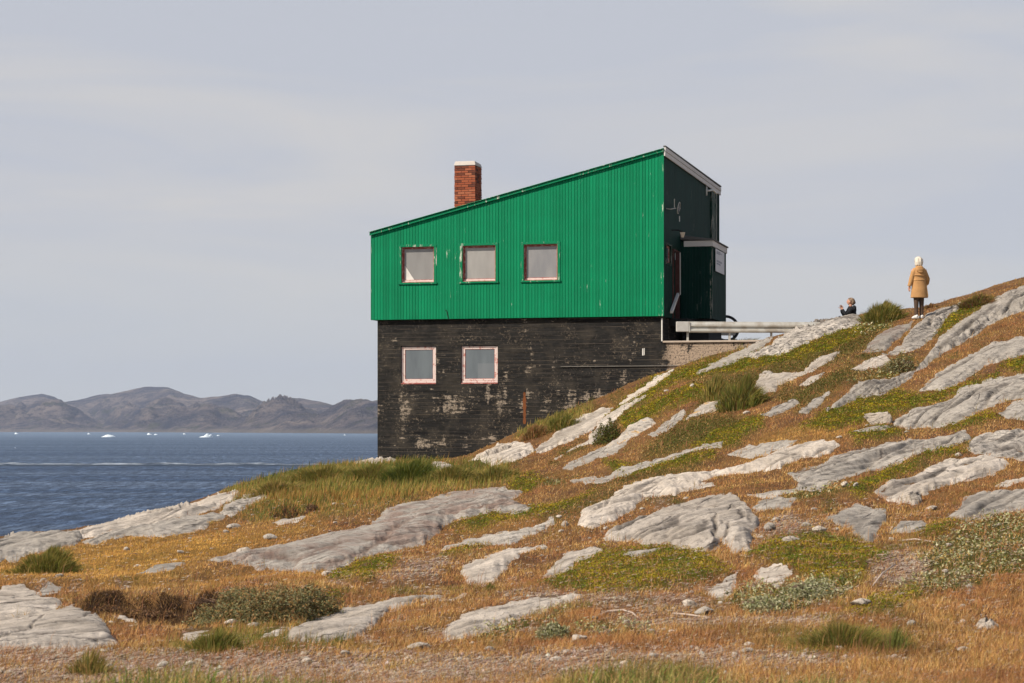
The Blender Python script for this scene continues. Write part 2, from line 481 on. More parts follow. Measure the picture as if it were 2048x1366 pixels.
# ------------------------------------------------------------------ rock
def rock_material(name, base=(.36, .31, .258), dark=(.15, .125, .105), pale=(.50, .44, .38), lichen=0.0, darkness=0.5, warm=0.0, rx=1.0):
    t = NT(name)
    v = t.coord()
    vs = t.strata(1.9, 0.10, 7)       # grain runs along the strata
    big = t.noise(v, 0.9, 5, 0.6)
    med = t.noise(v, 5.5, 6, 0.68)
    st = t.noise(vs, 3.0, 6, 0.68, 0.5)
    vf = t.strata(6, 0.22, 24)
    lines = t.noise(vf, 1.6, 5, 0.7, 0.3)
    fine = t.noise(v, 55, 4, 0.7)
    c = t.mix(t.ramp(big, [(0.36, 0.0), (0.64, 1.0)]), base, pale)
    c = t.mix(t.math('MULTIPLY', t.ramp(med, [(0.50, 0.0), (0.60, 1.0)]), darkness), c, dark)
    c = t.mix(t.math('MULTIPLY', t.ramp(st, [(0.56, 0.0), (0.62, 1.0)]), darkness * 1.1), c, tuple(x * 1.1 for x in dark))
    c = t.mix(t.math('MULTIPLY', t.math('MULTIPLY', t.ramp(lines, [(0.56, 0.0), (0.62, 1.0)]), t.ramp(t.noise(v, 0.8, 3), [(0.42, 0.1), (0.6, 1.0)])), 0.35 + 0.45 * darkness), c, tuple(x * 0.75 for x in dark))
    vor = t.n('ShaderNodeTexVoronoi', feature='DISTANCE_TO_EDGE'); vor.inputs['Scale'].default_value = 1.5
    vm = t.strata(1.3, 0.16, 1.2)
    wv = t.n('ShaderNodeMixRGB'); wv.blend_type = 'ADD'; wv.inputs[0].default_value = 0.25
    nn = t.n('ShaderNodeTexNoise'); nn.inputs['Scale'].default_value = 2.5; nn.inputs['Detail'].default_value = 5
    t.l(vm, nn.inputs['Vector']); t.l(vm, wv.inputs[1]); t.l(nn.outputs['Color'], wv.inputs[2]); t.l(wv.outputs[0], vor.inputs['Vector'])
    crack = t.ramp(vor.outputs['Distance'], [(0.0, 1.0), (0.022, 0.0)])
    crack = t.math('MULTIPLY', crack, t.ramp(t.noise(v, 1.7, 2), [(0.45, 0.0), (0.6, 0.75)]))
    c = t.mix(crack, c, (.05, .042, .035))
    c = t.mix(0.55, c, t.ramp(fine, [(0.25, 0.62), (0.5, 1.0), (0.75, 1.35)]), 'MULTIPLY')
    w1 = t.ramp(t.noise(v, 14, 3, 0.6), [(0.62, 0.0), (0.68, 1.0)])
    c = t.mix(t.math('MULTIPLY', w1, 0.45), c, (.07, .065, .06))
    if lichen:
        lm = t.ramp(t.noise(v, 3.4, 5, 0.7), [(0.58 - 0.05 * lichen, 0.0), (0.63, 1.0)])
        c = t.mix(t.math('MULTIPLY', lm, lichen), c, (.42, .22, .03))
    sa = t.n('ShaderNodeAttribute', attribute_name='tint')
    c = t.mix(t.math('MULTIPLY', sa.outputs['Fac'], 0.7), c, (.12, .08, .06) if warm else (.075, .062, .052))
    if warm:
        c = t.mix(t.math('MULTIPLY', t.ramp(t.noise(v, 1.3, 5, 0.6, 0.4), [(0.45, 0.0), (0.62, 1.0)]), warm), c, (.17, .105, .08))
    oi = t.n('ShaderNodeObjectInfo'); mr = t.n('ShaderNodeMapRange'); mr.inputs['To Min'].default_value = 1.02; mr.inputs['To Max'].default_value = 1.42
    t.l(oi.outputs['Random'], mr.inputs[0]); vs_ = t.n('ShaderNodeVectorMath', operation='SCALE'); t.l(c, vs_.inputs[0]); t.l(mr.outputs[0], vs_.inputs['Scale']); c = vs_.outputs[0]
    t.base(c, 0.88, 0.22)
    h = t.math('ADD', t.math('ADD', t.math('MULTIPLY', st, 0.9), t.math('MULTIPLY', fine, 0.35)), t.math('MULTIPLY', lines, 0.4))
    h2 = t.math('SUBTRACT', h, t.math('MULTIPLY', crack, 0.5))
    t.bump(h2, 1.0, 0.05)
    return t.m
MR = {
 'pale': rock_material('pale_gneiss', darkness=0.32),
 'mid': rock_material('grey_gneiss', (.28, .25, .215), (.12, .104, .09), (.40, .36, .315), darkness=0.5),
 'warm': rock_material('brown_stained_gneiss', (.25, .225, .195), (.13, .108, .092), (.33, .30, .265), darkness=0.5, warm=0.6),
 'dark': rock_material('weathered_gneiss', (.29, .258, .225), (.075, .066, .057), (.44, .395, .345), darkness=0.75),
 'lich': rock_material('lichened_gneiss', (.31, .275, .235), (.11, .095, .083), (.44, .395, .345), lichen=0.8, darkness=0.5),
}
SDIR = np.array([0.40, 0.92])          # run of the strata in plan
ROCKS = [ # material, bulge px, ridge px, label, outline
 ('pale', 20, 3, 'big smooth pale slab at the lower left edge, upper of the two', [(-160,1190),(0,1178),(55,1175),(110,1192),(128,1212),(95,1230),(0,1246),(-160,1255)]),
 ('pale', 26, 3, 'big smooth pale slab at the lower left edge, below its twin slab', [(-160,1262),(0,1244),(60,1232),(145,1212),(195,1232),(240,1284),(150,1300),(0,1308),(-160,1310)]),
 ('pale', 30, 2, 'smooth whitish whaleback rock in the lower middle, left of the other', [(570,1282),(575,1262),(620,1236),(700,1208),(790,1192),(880,1184),(886,1190),(830,1200),(770,1225),(745,1258),(700,1280),(640,1288),(590,1287)]),
 ('pale', 12, 2, 'small pale rock touching the left end of the whitish whaleback', [(520,1284),(526,1264),(560,1248),(582,1246),(566,1276)]),
 ('pale', 26, 3, 'pale tongue-shaped rock in the lower middle with silver plants along its foot', [(878,1270),(895,1248),(940,1220),(1000,1205),(1080,1190),(1150,1184),(1168,1190),(1130,1210),(1080,1225),(1010,1252),(940,1276),(895,1281)]),
 ('warm', 24, 3, 'very long grey slab with a brown stained groove, largest in the middle', [(405,1127),(520,1097),(660,1062),(740,1042),(770,1022),(830,1005),(900,988),(985,976),(1040,977),(1045,987),(1020,1002),(1065,1013),(1055,1022),(990,1027),(900,1047),(850,1077),(780,1097),(720,1117),(660,1140),(600,1142),(590,1130),(500,1130)]),
 ('mid', 16, 2, 'low grey slab with moss under it, right of the very long slab', [(872,1102),(890,1087),(940,1070),(1010,1060),(1060,1054),(1110,1034),(1108,1046),(1060,1070),(1020,1092),(960,1092),(900,1100)]),
 ('pale', 20, 2, 'pale club-shaped rock tapering up to the right in rusty grass', [(920,1147),(925,1135),(960,1125),(1010,1102),(1090,1087),(1095,1091),(1040,1112),(1003,1137),(988,1157),(940,1159)]),
 ('pale', 12, 4, 'small broken pale outcrop at the left tip of the big moss patch', [(1085,1142),(1110,1117),(1150,1100),(1190,1090),(1207,1100),(1180,1113),(1150,1121),(1140,1137),(1100,1147)]),
 ('pale', 26, 4, 'long pale slab climbing from the centre to the right, blunt lower end', [(1157,1047),(1165,1022),(1210,1002),(1250,977),(1300,957),(1380,942),(1440,937),(1500,917),(1550,897),(1620,880),(1668,880),(1678,890),(1650,907),(1600,917),(1560,937),(1480,942),(1430,947),(1390,967),(1350,987),(1300,992),(1260,1017),(1220,1039),(1180,1056)]),
 ('pale', 8, 2, 'thin pale strip in rusty grass just under the long pale slab', [(1315,982),(1370,968),(1425,962),(1430,968),(1380,980),(1325,988)]),
 ('pale', 30, 9, 'knobbly black and white outcrop above the big moss patch', [(1200,1075),(1240,1047),(1290,1027),(1340,1007),(1400,997),(1460,990),(1490,1000),(1515,1030),(1520,1052),(1503,1077),(1498,1108),(1462,1110),(1452,1092),(1440,1092),(1430,1108),(1385,1104),(1360,1098),(1330,1088),(1300,1088),(1260,1074)]),
 ('mid', 12, 7, 'cluster of grey knobs beside the knobbly outcrop, on its right', [(1503,1012),(1520,995),(1555,989),(1592,995),(1580,1014),(1530,1020)]),
 ('mid', 7, 2, 'flat grey stone sunk in the upper edge of the big moss patch', [(1243,1117),(1260,1103),(1320,1097),(1310,1107),(1270,1122)]),
 ('pale', 8, 3, 'pale rock at the right end of the big moss patch', [(1403,1182),(1430,1167),(1460,1150),(1476,1146),(1472,1170),(1447,1198),(1425,1192)]),
 ('pale', 9, 3, 'flat pale rock between two moss patches with silver plants below', [(1503,1150),(1520,1134),(1560,1129),(1580,1140),(1600,1144),(1572,1152),(1560,1174),(1545,1167),(1520,1160)]),
 ('mid', 16, 3, 'angular grey wedge rock standing in rusty grass at the right', [(1650,1040),(1690,1016),(1712,1010),(1770,1014),(1777,1036),(1760,1050),(1742,1078),(1720,1070),(1700,1052)]),
 ('mid', 10, 3, 'rounded grey rock just right of the angular wedge rock', [(1778,1058),(1800,1037),(1840,1034),(1857,1044),(1846,1060)]),
 ('mid', 20, 4, 'broad pale slab at the right edge above the silver plants', [(1883,1032),(1912,1016),(1930,987),(1960,977),(2250,965),(2250,1012),(2010,1020),(1985,1032),(1930,1042)]),
 ('pale', 20, 6, 'ridged pale slab with a dark boulder leaning on it at the right', [(1748,988),(1780,966),(1830,951),(1880,926),(1940,916),(1985,906),(2018,918),(1992,936),(1950,952),(1902,962),(1842,987),(1830,1003),(1790,1000),(1758,997)]),
 ('mid', 18, 8, 'wide rough grey outcrop with folded layers at the right', [(1575,947),(1620,937),(1650,927),(1660,912),(1720,897),(1780,882),(1860,871),(1930,864),(1942,882),(1900,897),(1850,912),(1800,927),(1730,943),(1690,958),(1640,983),(1590,981),(1600,962)]),
 ('dark', 16, 9, 'pitted crumbly grey outcrop on the right edge beside the folded one', [(1935,897),(1950,877),(2000,862),(2250,845),(2250,905),(2060,914),(1990,907),(1945,907)]),
 ('mid', 22, 4, 'long rounded slab behind the perched boulder, running off to the right', [(1785,842),(1810,827),(1870,807),(1905,797),(1920,777),(1980,757),(2250,720),(2250,780),(2060,797),(2020,802),(1960,822),(1910,847),(1840,850),(1790,850)]),
 ('mid', 20, 3, 'smooth grey slab under the yellow moss at the right edge', [(1840,777),(1880,742),(1920,724),(1980,692),(2030,674),(2250,640),(2250,690),(2040,710),(1980,727),(1930,757),(1890,780)]),
 ('mid', 30, 4, 'great smooth slab sweeping up to the skyline at the right edge', [(1655,820),(1690,792),(1720,767),(1780,757),(1830,737),(1862,702),(1880,672),(1920,642),(1980,607),(2040,585),(2250,530),(2250,590),(2040,622),(1990,642),(1930,677),(1880,707),(1840,737),(1800,767),(1760,787),(1720,792),(1690,807)]),
 ('dark', 14, 6, 'striped rock face at the feet of the standing person', [(1765,710),(1800,692),(1830,652),(1870,622),(1920,604),(1932,611),(1890,637),(1870,667),(1840,692),(1790,707)]),
 ('warm', 9, 5, 'brown striped rock face left below the standing person', [(1722,705),(1745,682),(1780,657),(1825,642),(1820,657),(1790,682),(1770,702)]),
 ('dark', 16, 5, 'rounded skyline rock in front of the person with the phone', [(1500,714),(1540,692),(1580,662),(1620,641),(1660,631),(1710,630),(1725,642),(1700,657),(1670,667),(1620,682),(1600,692),(1560,707),(1510,717)]),
 ('mid', 8, 3, 'narrow rock rib running up to the skyline rock from the black wall', [(1395,747),(1440,717),(1500,692),(1545,677),(1530,692),(1490,717),(1440,737)]),
 ('pale', 14, 3, 'pale hooked rock on the slope with a round lower lobe', [(1500,782),(1520,752),(1540,744),(1600,742),(1640,714),(1680,702),(1662,722),(1622,742),(1580,757),(1557,767),(1550,781),(1510,788)]),
 ('pale', 9, 3, 'pale oval rock on the upper slope above the silver plants', [(1703,743),(1730,724),(1770,711),(1784,720),(1760,733),(1715,748)]),
 ('pale', 6, 3, 'thin pale rib on the upper slope, right of the hooked rock', [(1600,772),(1620,757),(1648,748),(1642,757),(1615,773)]),
 ('mid', 8, 3, 'grey tilted plate on the mid slope left of the mossy band', [(1598,827),(1625,802),(1660,786),(1646,804),(1615,827)]),
 ('lich', 13, 5, 'striped rock under the dark grass tussock on the slope', [(1373,840),(1395,817),(1425,799),(1455,794),(1467,801),(1440,817),(1400,831)]),
 ('mid', 9, 5, 'pointed grey rock between the lichened one and the tussock rock', [(1297,870),(1330,847),(1367,821),(1372,829),(1350,852),(1310,874)]),
 ('lich', 12, 5, 'layered rock with orange lichen on the slope', [(1210,897),(1240,877),(1260,854),(1300,837),(1310,846),(1285,865),(1255,883)]),
 ('mid', 10, 5, 'grooved grey rock low on the slope below the orange lichen', [(1118,942),(1160,917),(1200,897),(1252,887),(1242,898),(1190,918),(1150,937)]),
 ('pale', 16, 6, 'long pale ledge nearest the black wall, dark crack beneath', [(1068,897),(1110,867),(1150,842),(1200,817),(1227,809),(1208,832),(1180,857),(1140,882),(1080,904)]),
 ('pale', 13, 3, 'smooth pale ledge winding up the slope, second from the black wall', [(1110,918),(1170,882),(1190,857),(1200,837),(1240,812),(1290,792),(1262,812),(1227,837),(1218,863),(1190,888),(1150,896)]),
 ('pale', 14, 6, 'pale fluted rock at the foot of the black wall', [(938,924),(970,902),(1000,890),(1060,887),(1067,898),(1030,923),(990,929)]),
 ('pale', 6, 2, 'thin pale ledge meeting the black wall high on the slope', [(1232,806),(1290,770),(1347,737),(1337,751),(1300,777),(1250,804)]),
 ('mid', 9, 2, 'long narrow rock strip crossing the middle slope', [(1125,966),(1200,952),(1280,927),(1340,907),(1400,892),(1446,884),(1442,892),(1380,907),(1310,932),(1240,952),(1180,968)]),
 ('mid', 9, 2, 'flat grey plate above the long pale slab', [(1455,907),(1470,899),(1500,887),(1560,880),(1597,874),(1580,888),(1530,902),(1490,908)]),
 ('mid', 8, 3, 'grey plate with yellow lichen at the right edge', [(1998,828),(2030,802),(2250,790),(2250,835),(2010,841)]),
 ('mid', 18, 4, 'pale shore rock at the left edge behind the green tussock', [(-200,1068),(0,1072),(60,1060),(110,1056),(168,1064),(156,1087),(80,1106),(20,1118),(-200,1128)]),
 ('pale', 16, 3, 'small round shore rock between two grassy gaps at the left', [(75,1084),(90,1066),(130,1066),(157,1073),(132,1089),(100,1092)]),
 ('pale', 13, 3.5, 'long pale shore rock, upper layer of the left bank', [(150,1062),(205,1042),(300,1020),(370,1008),(430,1006),(440,1014),(380,1034),(300,1050),(240,1062),(160,1074)]),
 ('mid', 15, 4, 'long pale shore rock, lower layer of the left bank', [(160,1086),(225,1064),(300,1052),(365,1034),(430,1026),(452,1036),(395,1056),(340,1068),(260,1074),(190,1090)]),
 ('pale', 8, 4, 'pale shore rock at the foot of the grassy mound', [(392,1010),(430,988),(470,978),(482,984),(462,1000),(430,1016)]),
 ('dark', 16, 7, 'split dark-streaked rock standing at the left foot of the mound', [(440,1032),(450,1009),(490,990),(530,983),(537,995),(502,1008),(482,1026),(462,1036)]),
 ('pale', 9, 2, 'low pale rock in the long grass by the black wall corner', [(685,922),(720,912),(780,911),(804,917),(760,926)]),
 ('pale', 9, 3, 'low white rock in the grass in front of the black wall', [(858,932),(870,922),(890,924),(908,938),(890,944)]),
 ('pale', 7, 2, 'flat pale stone below the dark burrow in the mound', [(546,1048),(570,1038),(600,1034),(612,1038),(595,1046),(560,1050)]),
 ('mid', 7, 2, 'low grey slab in golden grass left of the very long slab', [(275,1150),(310,1133),(345,1128),(372,1130),(350,1142),(310,1150)]),
 ('mid', 5, 2, 'small grey slab above the big pale slabs at lower left', [(72,1182),(95,1172),(130,1174),(120,1180),(90,1184)]),
 ('pale', 6, 2, 'thin pale rock tip beyond the end of the tongue-shaped rock', [(890,1195),(920,1184),(936,1182),(930,1188),(905,1197)]),
 ('mid', 7, 3, 'flat rock behind the perched boulder on the left', [(1700,862),(1740,856),(1785,852),(1770,862),(1720,868)]),
 ('pale', 8, 4, 'broken pale rock with a moss cap by the peat bank', [(232,1243),(250,1228),(290,1222),(325,1232),(315,1247),(260,1250)]),
 ('pale', 8, 3, 'low pale rock half buried in straw in front of the willow scrub', [(345,1272),(372,1256),(415,1252),(450,1262),(430,1274),(380,1282)]),
 ('mid', 8, 4, 'grey rock strip on rusty grass right of the long pale slab', [(1495,990),(1540,980),(1600,976),(1590,984),(1530,992)]),
 ('pale', 8, 3, 'pale rock tip at the right edge above the broad slab', [(1990,962),(2010,948),(2060,940),(2250,930),(2250,950),(2060,958),(2010,966)]),
 ('mid', 16, 5, 'rock at the very top of the right skyline', [(1990,600),(2020,583),(2060,566),(2250,525),(2250,545),(2080,580),(2030,596)]),
 ('dark', 8, 4, 'jagged teeth of rock on the slope right of the dark tussock', [(1520,832),(1545,815),(1585,800),(1600,806),(1575,820),(1540,836)]),
 ('mid', 12, 3, 'thin strip of bare rock under the great smooth slab', [(1560,905),(1600,895),(1640,885),(1650,892),(1600,905)]),
]
STAINS = {  # stained grooves and lichen-dark patches: outline, radius, depth (px of the photo)
 5: [([(640,1136),(700,1118),(760,1088),(830,1052),(900,1036),(970,1022),(1010,1010)], 7, 4), ([(520,1118),(600,1120),(680,1098)], 6, 1), ([(740,1060),(800,1040),(830,1030)], 5, 1)],
 11: [([(1290,1030),(1340,1012),(1400,1000)], 9, 3), ([(1330,1062),(1352,1048)], 10, 2), ([(1428,1045),(1434,1066),(1428,1084)], 6, 7), ([(1395,1072),(1412,1056)], 9, 2), ([(1470,1020),(1492,1040),(1500,1058)], 8, 4), ([(1240,1060),(1268,1048)], 7, 3), ([(1452,1086),(1458,1068),(1448,1050)], 4, 5)],
 20: [([(1590,944),(1640,942),(1690,930)], 8, 2), ([(1760,915),(1820,905),(1870,893)], 9, 3), ([(1700,905),(1750,893),(1800,885)], 5, 3), ([(1890,880),(1930,872)], 5, 2)],
 21: [([(1960,890),(2000,880),(2048,870)], 8, 4), ([(1990,900),(2040,893)], 6, 3)],
 9: [([(1480,925),(1560,905),(1600,912)], 6, 1), ([(1185,1030),(1225,1005)], 4, 3), ([(1250,1000),(1300,975),(1350,968)], 4, 3)],
 19: [([(1765,985),(1830,965)], 7, 1), ([(1850,955),(1900,935),(1950,925)], 4, 3)],
 24: [([(1700,790),(1760,772),(1790,760)], 5, 2), ([(1880,700),(1930,665),(1990,625)], 6, 2), ([(1795,752),(1830,738)], 4, 4)],
 22: [([(1800,838),(1850,825),(1900,815)], 5, 2), ([(1950,800),(2000,780),(2048,765)], 6, 1)],
 1: [([(40,1250),(90,1240),(60,1275),(0,1290)], 4, 3), ([(190,1230),(160,1250)], 4, 2)], 0: [([(0,1205),(60,1200),(110,1196)], 4, 2)],
 2: [([(600,1262),(640,1250)], 4, 1), ([(800,1205),(850,1192)], 4, 2)], 4: [([(1000,1228),(1060,1212),(1120,1195)], 4, 2)],
 37: [([(1075,898),(1130,880),(1180,862)], 6, 6), ([(1120,862),(1170,838)], 3, 2)], 39: [([(975,918),(1020,898)], 3, 3), ([(1000,922),(1045,902)], 4, 4)],
 27: [([(1600,670),(1650,650),(1700,640)], 6, 2), ([(1620,655),(1660,640)], 5, 1)], 23: [([(1880,752),(1930,728),(1990,700)], 5, 1), ([(1848,776),(1880,750)], 4, 3)],
}
ROCKMASK = np.full(GX.shape, -50.0)
def build_rock(i, mat, hp, rp, label, P):
    P = np.array(P, float)
    x0, y0 = P.min(0) - 14; x1, y1 = P.max(0) + 14
    near = (y0 + y1) / 2 > 1150
    st = 2.2
    gx = np.arange(x0, x1, st); gy = np.arange(y0, y1, 0.6)
    X, Y = np.meshgrid(gx, gy)
    s = sdf(P, X, Y)
    th = P[:, 1].max() - P[:, 1].min()
    ed = fbm(X / 22 + i, Y / 11, 70 + i, 4)
    s2 = s + 2.5 + ed * min(6.0, th * 0.12)
    w, d = ground(X, Y)
    # taper from front to back
    ins = s2 > 0
    ymax = np.where(ins, Y, -1e9).max(0); ymin = np.where(ins, Y, 1e9).min(0)
    ok = ymax > ymin
    if ok.sum() > 2:
        ymax = np.interp(gx, gx[ok], ymax[ok]); ymin = np.interp(gx, gx[ok], ymin[ok])
    k = max(3, int(18 / st)); ker = np.ones(2 * k + 1) / (2 * k + 1)
    ymax = np.convolve(np.pad(ymax, k, mode='edge'), ker, 'valid'); ymin = np.convolve(np.pad(ymin, k, mode='edge'), ker, 'valid')
    t = np.clip((ymax[None] - Y) / np.maximum(ymax - ymin, 6)[None], 0, 1)
    wd = min(12.0, 0.22 * th + 3)
    dome = np.where(s2 > 0, 1 - np.exp(-np.maximum(s2, 0) / wd), s2 / wd * 1.2)
    h = hp * 0.9 * dome * np.where(s2 > 0, 1 - (0.25 if 'shore' in label else 0.72) * t, 1)
    # layered ridges along the strata: real x, y
    a = w * SDIR[1] - d * SDIR[0] + 0.006 * Y; b = w * SDIR[0] + d * SDIR[1]
    if 'shore' in label: a, b = (Y + 0.28 * X) * 0.030 + 0.1 * gn(w * .8, Y * .02, 4), w * 1.2
    q = fbm(a * 3.2 + 0.3 * gn(w * 0.9, d * 0.4, 33), b * 0.07, 20 + i, 2, 0.5)
    ridge = 1 - np.abs(q) * 3.0
    lay = gn(a * 1.7 + 40, b * 0.06, 90 + i)
    step = sstep(lay * 2.5 + 0.3 * q, 0.3) / 2.5
    rough = fbm(a * 1.6, b * 0.16, 50 + i, 3, 0.5)
    cup = np.clip(s2 / 7, 0, 1)
    h = h + cup * rp * 1.45 * (0.55 * np.clip(ridge, -1.2, 1) + 1.1 * step + 0.45 * rough) * (1 - 0.35 * t)
    cr1 = np.abs(gn(a * 1.15 + 7 * i + 0.4 * gn(w * .8, d * .3, 8), b * 0.05, 120 + i)); cr2 = np.abs(gn(a * 2.6 + 3 * i, b * 0.08, 140 + i))
    cr3 = np.abs(gn(b * 0.55 + 0.5 * gn(a * 2, b * .3, 9), a * 0.35, 160 + i))
    G = np.clip(np.exp(-(cr1 / .055) ** 2) + 0.7 * np.exp(-(cr2 / .075) ** 2) * np.clip(gn(a, b * .3, 180 + i) * 3 + .6, 0, 1) + 0.6 * np.exp(-(cr3 / .05) ** 2) * np.clip(gn(a * .7, b * .2, 170 + i) * 3, 0, 1), 0, 1) * cup
    tint = 0.75 * G * np.clip(rp / 4, .4, 1)
    h = np.where(s2 > 0, np.maximum(h - np.minimum(np.maximum(h, 0) * .8, (1.7 * rp + 2.5) * G), np.minimum(2.6, .6 * s2)), h)
    for (pl, rad, dep) in STAINS.get(i, ()):
        dd_ = np.full(X.shape, 1e9)
        for (ax, ay), (bx_, by_) in zip(pl[:-1], pl[1:]):
            ex_, ey_ = bx_ - ax, by_ - ay; tt = np.clip(((X - ax) * ex_ + (Y - ay) * ey_) / (ex_ * ex_ + ey_ * ey_ + 1e-6), 0, 1)
            dd_ = np.minimum(dd_, np.hypot(X - ax - tt * ex_, (Y - ay - tt * ey_) * 1.6))
        g_ = np.clip(1.25 - (dd_ + 5 * fbm(X / 9, Y / 5, 66, 3)) / rad, 0, 1); tint = np.maximum(tint, g_); h = np.where(s2 > 2, np.maximum(h - dep * g_, 1.5), h)
    Z = HT(w, d) + h * d / F - 0.012
    V = np.stack([w, d, Z], -1).reshape(-1, 3)
    kk = s2 > -7
    keep = kk[:-1, :-1] & kk[1:, :-1] & kk[:-1, 1:] & kk[1:, 1:]
    me = np_mesh('rock_outcrop', V, grid_faces(*X.shape, keep=keep)[:, ::-1], np.repeat(tint.reshape(-1, 1), 3, 1))
    cx, cy = float(w[ins].mean()), float(d[ins].mean())
    cz = float(Z[ins].min())
    me.transform(Matrix.Translation((-cx, -cy, -cz)))
    o = link('rock_outcrop', me, MR[mat]); o.location = (cx, cy, cz)
    tag(o, label, 'rock')
    # keep plants off it
    c0 = int(max(0, (x0 - RX0) / 3)); c1 = int(min(len(rx), (x1 - RX0) / 3 + 1)); r0 = int(max(0, (y0 - RY0) / 3)); r1 = int(min(len(ry), (y1 - RY0) / 3 + 1))
    if c1 > c0 and r1 > r0:
        m = sdf(P, GX[r0:r1, c0:c1], GY[r0:r1, c0:c1]) + 2.0 + ed.mean()
        ROCKMASK[r0:r1, c0:c1] = np.maximum(ROCKMASK[r0:r1, c0:c1], m)
for i, rk in enumerate(ROCKS): build_rock(i, *rk)

# a few rocks outside the frame so the slope carries on
for j, (qx, qy, qw, qh) in enumerate([(2320,760,120,40),(2350,1050,150,50),(-260,1210,90,30)]):
    build_rock(200 + j, 'mid', 14, 4, 'grey rock on the slope outside the picture, number %s along' % ('one', 'two', 'three')[j],
      [(qx - qw, qy + qh * .6), (qx - qw * .3, qy - qh * .3), (qx + qw, qy - qh), (qx + qw * .7, qy - qh * .1), (qx + qw * .1, qy + qh * .7)])

# ------------------------------------------------------------------ loose stones
def stone_mesh(seed, sx, sy, sz, ang=0.35, sub=3, jag=0.5):
    bm = bmesh.new()
    bmesh.ops.create_icosphere(bm, subdivisions=sub, radius=1)
    r = random.Random(seed)
    planes = []
    for _ in range(11):
        n = Vector((r.uniform(-1, 1), r.uniform(-1, 1), r.uniform(-0.7, 1))).normalized()
        planes.append((n, r.uniform(0.5, 0.92)))
    o1 = r.uniform(0, 50)
    for v in bm.verts:
        c = v.co.copy()
        for n, dd in planes:
            q = c.dot(n)
            if q > dd: c -= n * (q - dd) * (0.55 + 0.45 * jag)
        f = 1 + 0.08 * float(gn(np.array(c.x * 3 + o1), np.array(c.y * 3 + c.z * 2), seed % 97))
        c *= f
        v.co = Vector((c.x * sx, c.y * sy, c.z * sz))
    me = bpy.data.meshes.new('stone'); bm.to_mesh(me); bm.free()
    for p in me.polygons: p.use_smooth = False
    return me

STONES = [ # px, py(base), width px, height px, label
 (490,1100,36,16,'whitish loose stone on golden grass left of the very long slab'),
 (540,1078,34,12,'pale flat loose stone with grass on it, right of the whitish one'),
 (276,1133,20,9,'small pale loose stone alone in the golden grass at left'),
 (655,1148,22,12,'small white loose stone at the lower edge of the very long slab'),
 (467,1054,30,10,'pale loose stone at the foot of the dark-streaked split rock'),
 (380,1076,9,6,'tiny grey stone in the golden grass below the shore rocks'),
 (1130,1050,16,14,'small pale stone beside the blunt end of the long pale slab'),
 (1827,1258,26,14,'small white stone left of the pointed white stone'),
 (1724,1213,48,18,'grey rounded stone among the silver plants at lower right'),
 (1380,1213,34,18,'pale stone on bare earth below the big moss patch, left of two'),
 (1412,1222,46,18,'pale streaked stone on bare earth below the big moss patch, right of two'),
 (1103,1275,18,14,'small white stone on straw right of the silver plants, left of two'),
 (1158,1288,32,18,'lumpy white stone on straw right of the silver plants, right of two'),
 (838,1290,44,14,'grey stones edge left of the pale tongue-shaped rock'),
 (345,1236,32,16,'broken grey stone under the peat bank'),
 (462,1246,34,14,'dark topped stone in front of the willow scrub'),
 (510,1250,30,11,'pale chip of stone in front of the willow scrub, right of the dark topped one'),
 (160,1312,26,10,'pale flat stone on the gravel under the big lower left slab'),
 (1500,1300,26,10,'small pale stone on straw at the lower right of centre'),
 (1610,1060,24,12,'small pale stone below the grey knobs'),
 (1640,1068,30,14,'pale stone left of the angular wedge rock'),
 (1582,1088,34,16,'round grey stone above the right moss patch'),
 (1540,1070,24,20,'upright pale stone right of the knobbly outcrop'),
 (1385,780,10,8,'tiny white stone on the slope above the hooked rock'),
 (1805,723,12,9,'round white stone on the upper slope, left of two'),
 (1822,724,10,7,'round white stone on the upper slope, right of two'),
 (1495,803,8,8,'upright white chip on the slope below the dark tussock'),
 (1925,1305,26,10,'white flake of stone on straw near the bottom right'),
 (1190,1238,12,8,'tiny white stone in the brown grass under the bare earth'),
 (1865,1010,26,9,'flat grey stone in front of the leaning dark boulder'),
 (1690,982,22,12,'grey stone in a silver plant patch, left of two'),
 (1712,985,12,12,'white stone in a silver plant patch, right of two'),
]
ST_MATS = [MR['pale'], MR['mid'], MR['pale']]
def put_stone(i, px, py, wp, hpx, label, group=None, me=None, mat=None, sub=3):
    x, d = ground(px, py); x = float(x); d = float(d)
    s = wp / F * d / 2; hh = hpx / F * d / 2
    me = stone_mesh(i * 7 + 3, s * 1.1, s * 0.8, hh * 1.15, sub=sub)
    o = link('stone', me, mat or ST_MATS[i % 3])
    z = float(HT(np.array(x), np.array(d)))
    o.location = (x, d, z + hh * 0.75); o.rotation_euler = (0, 0, (i * 1.7) % 0.8 - 0.4)
    tag(o, label, 'stone', group)
    return o
for i, s in enumerate(STONES): put_stone(i, *s)
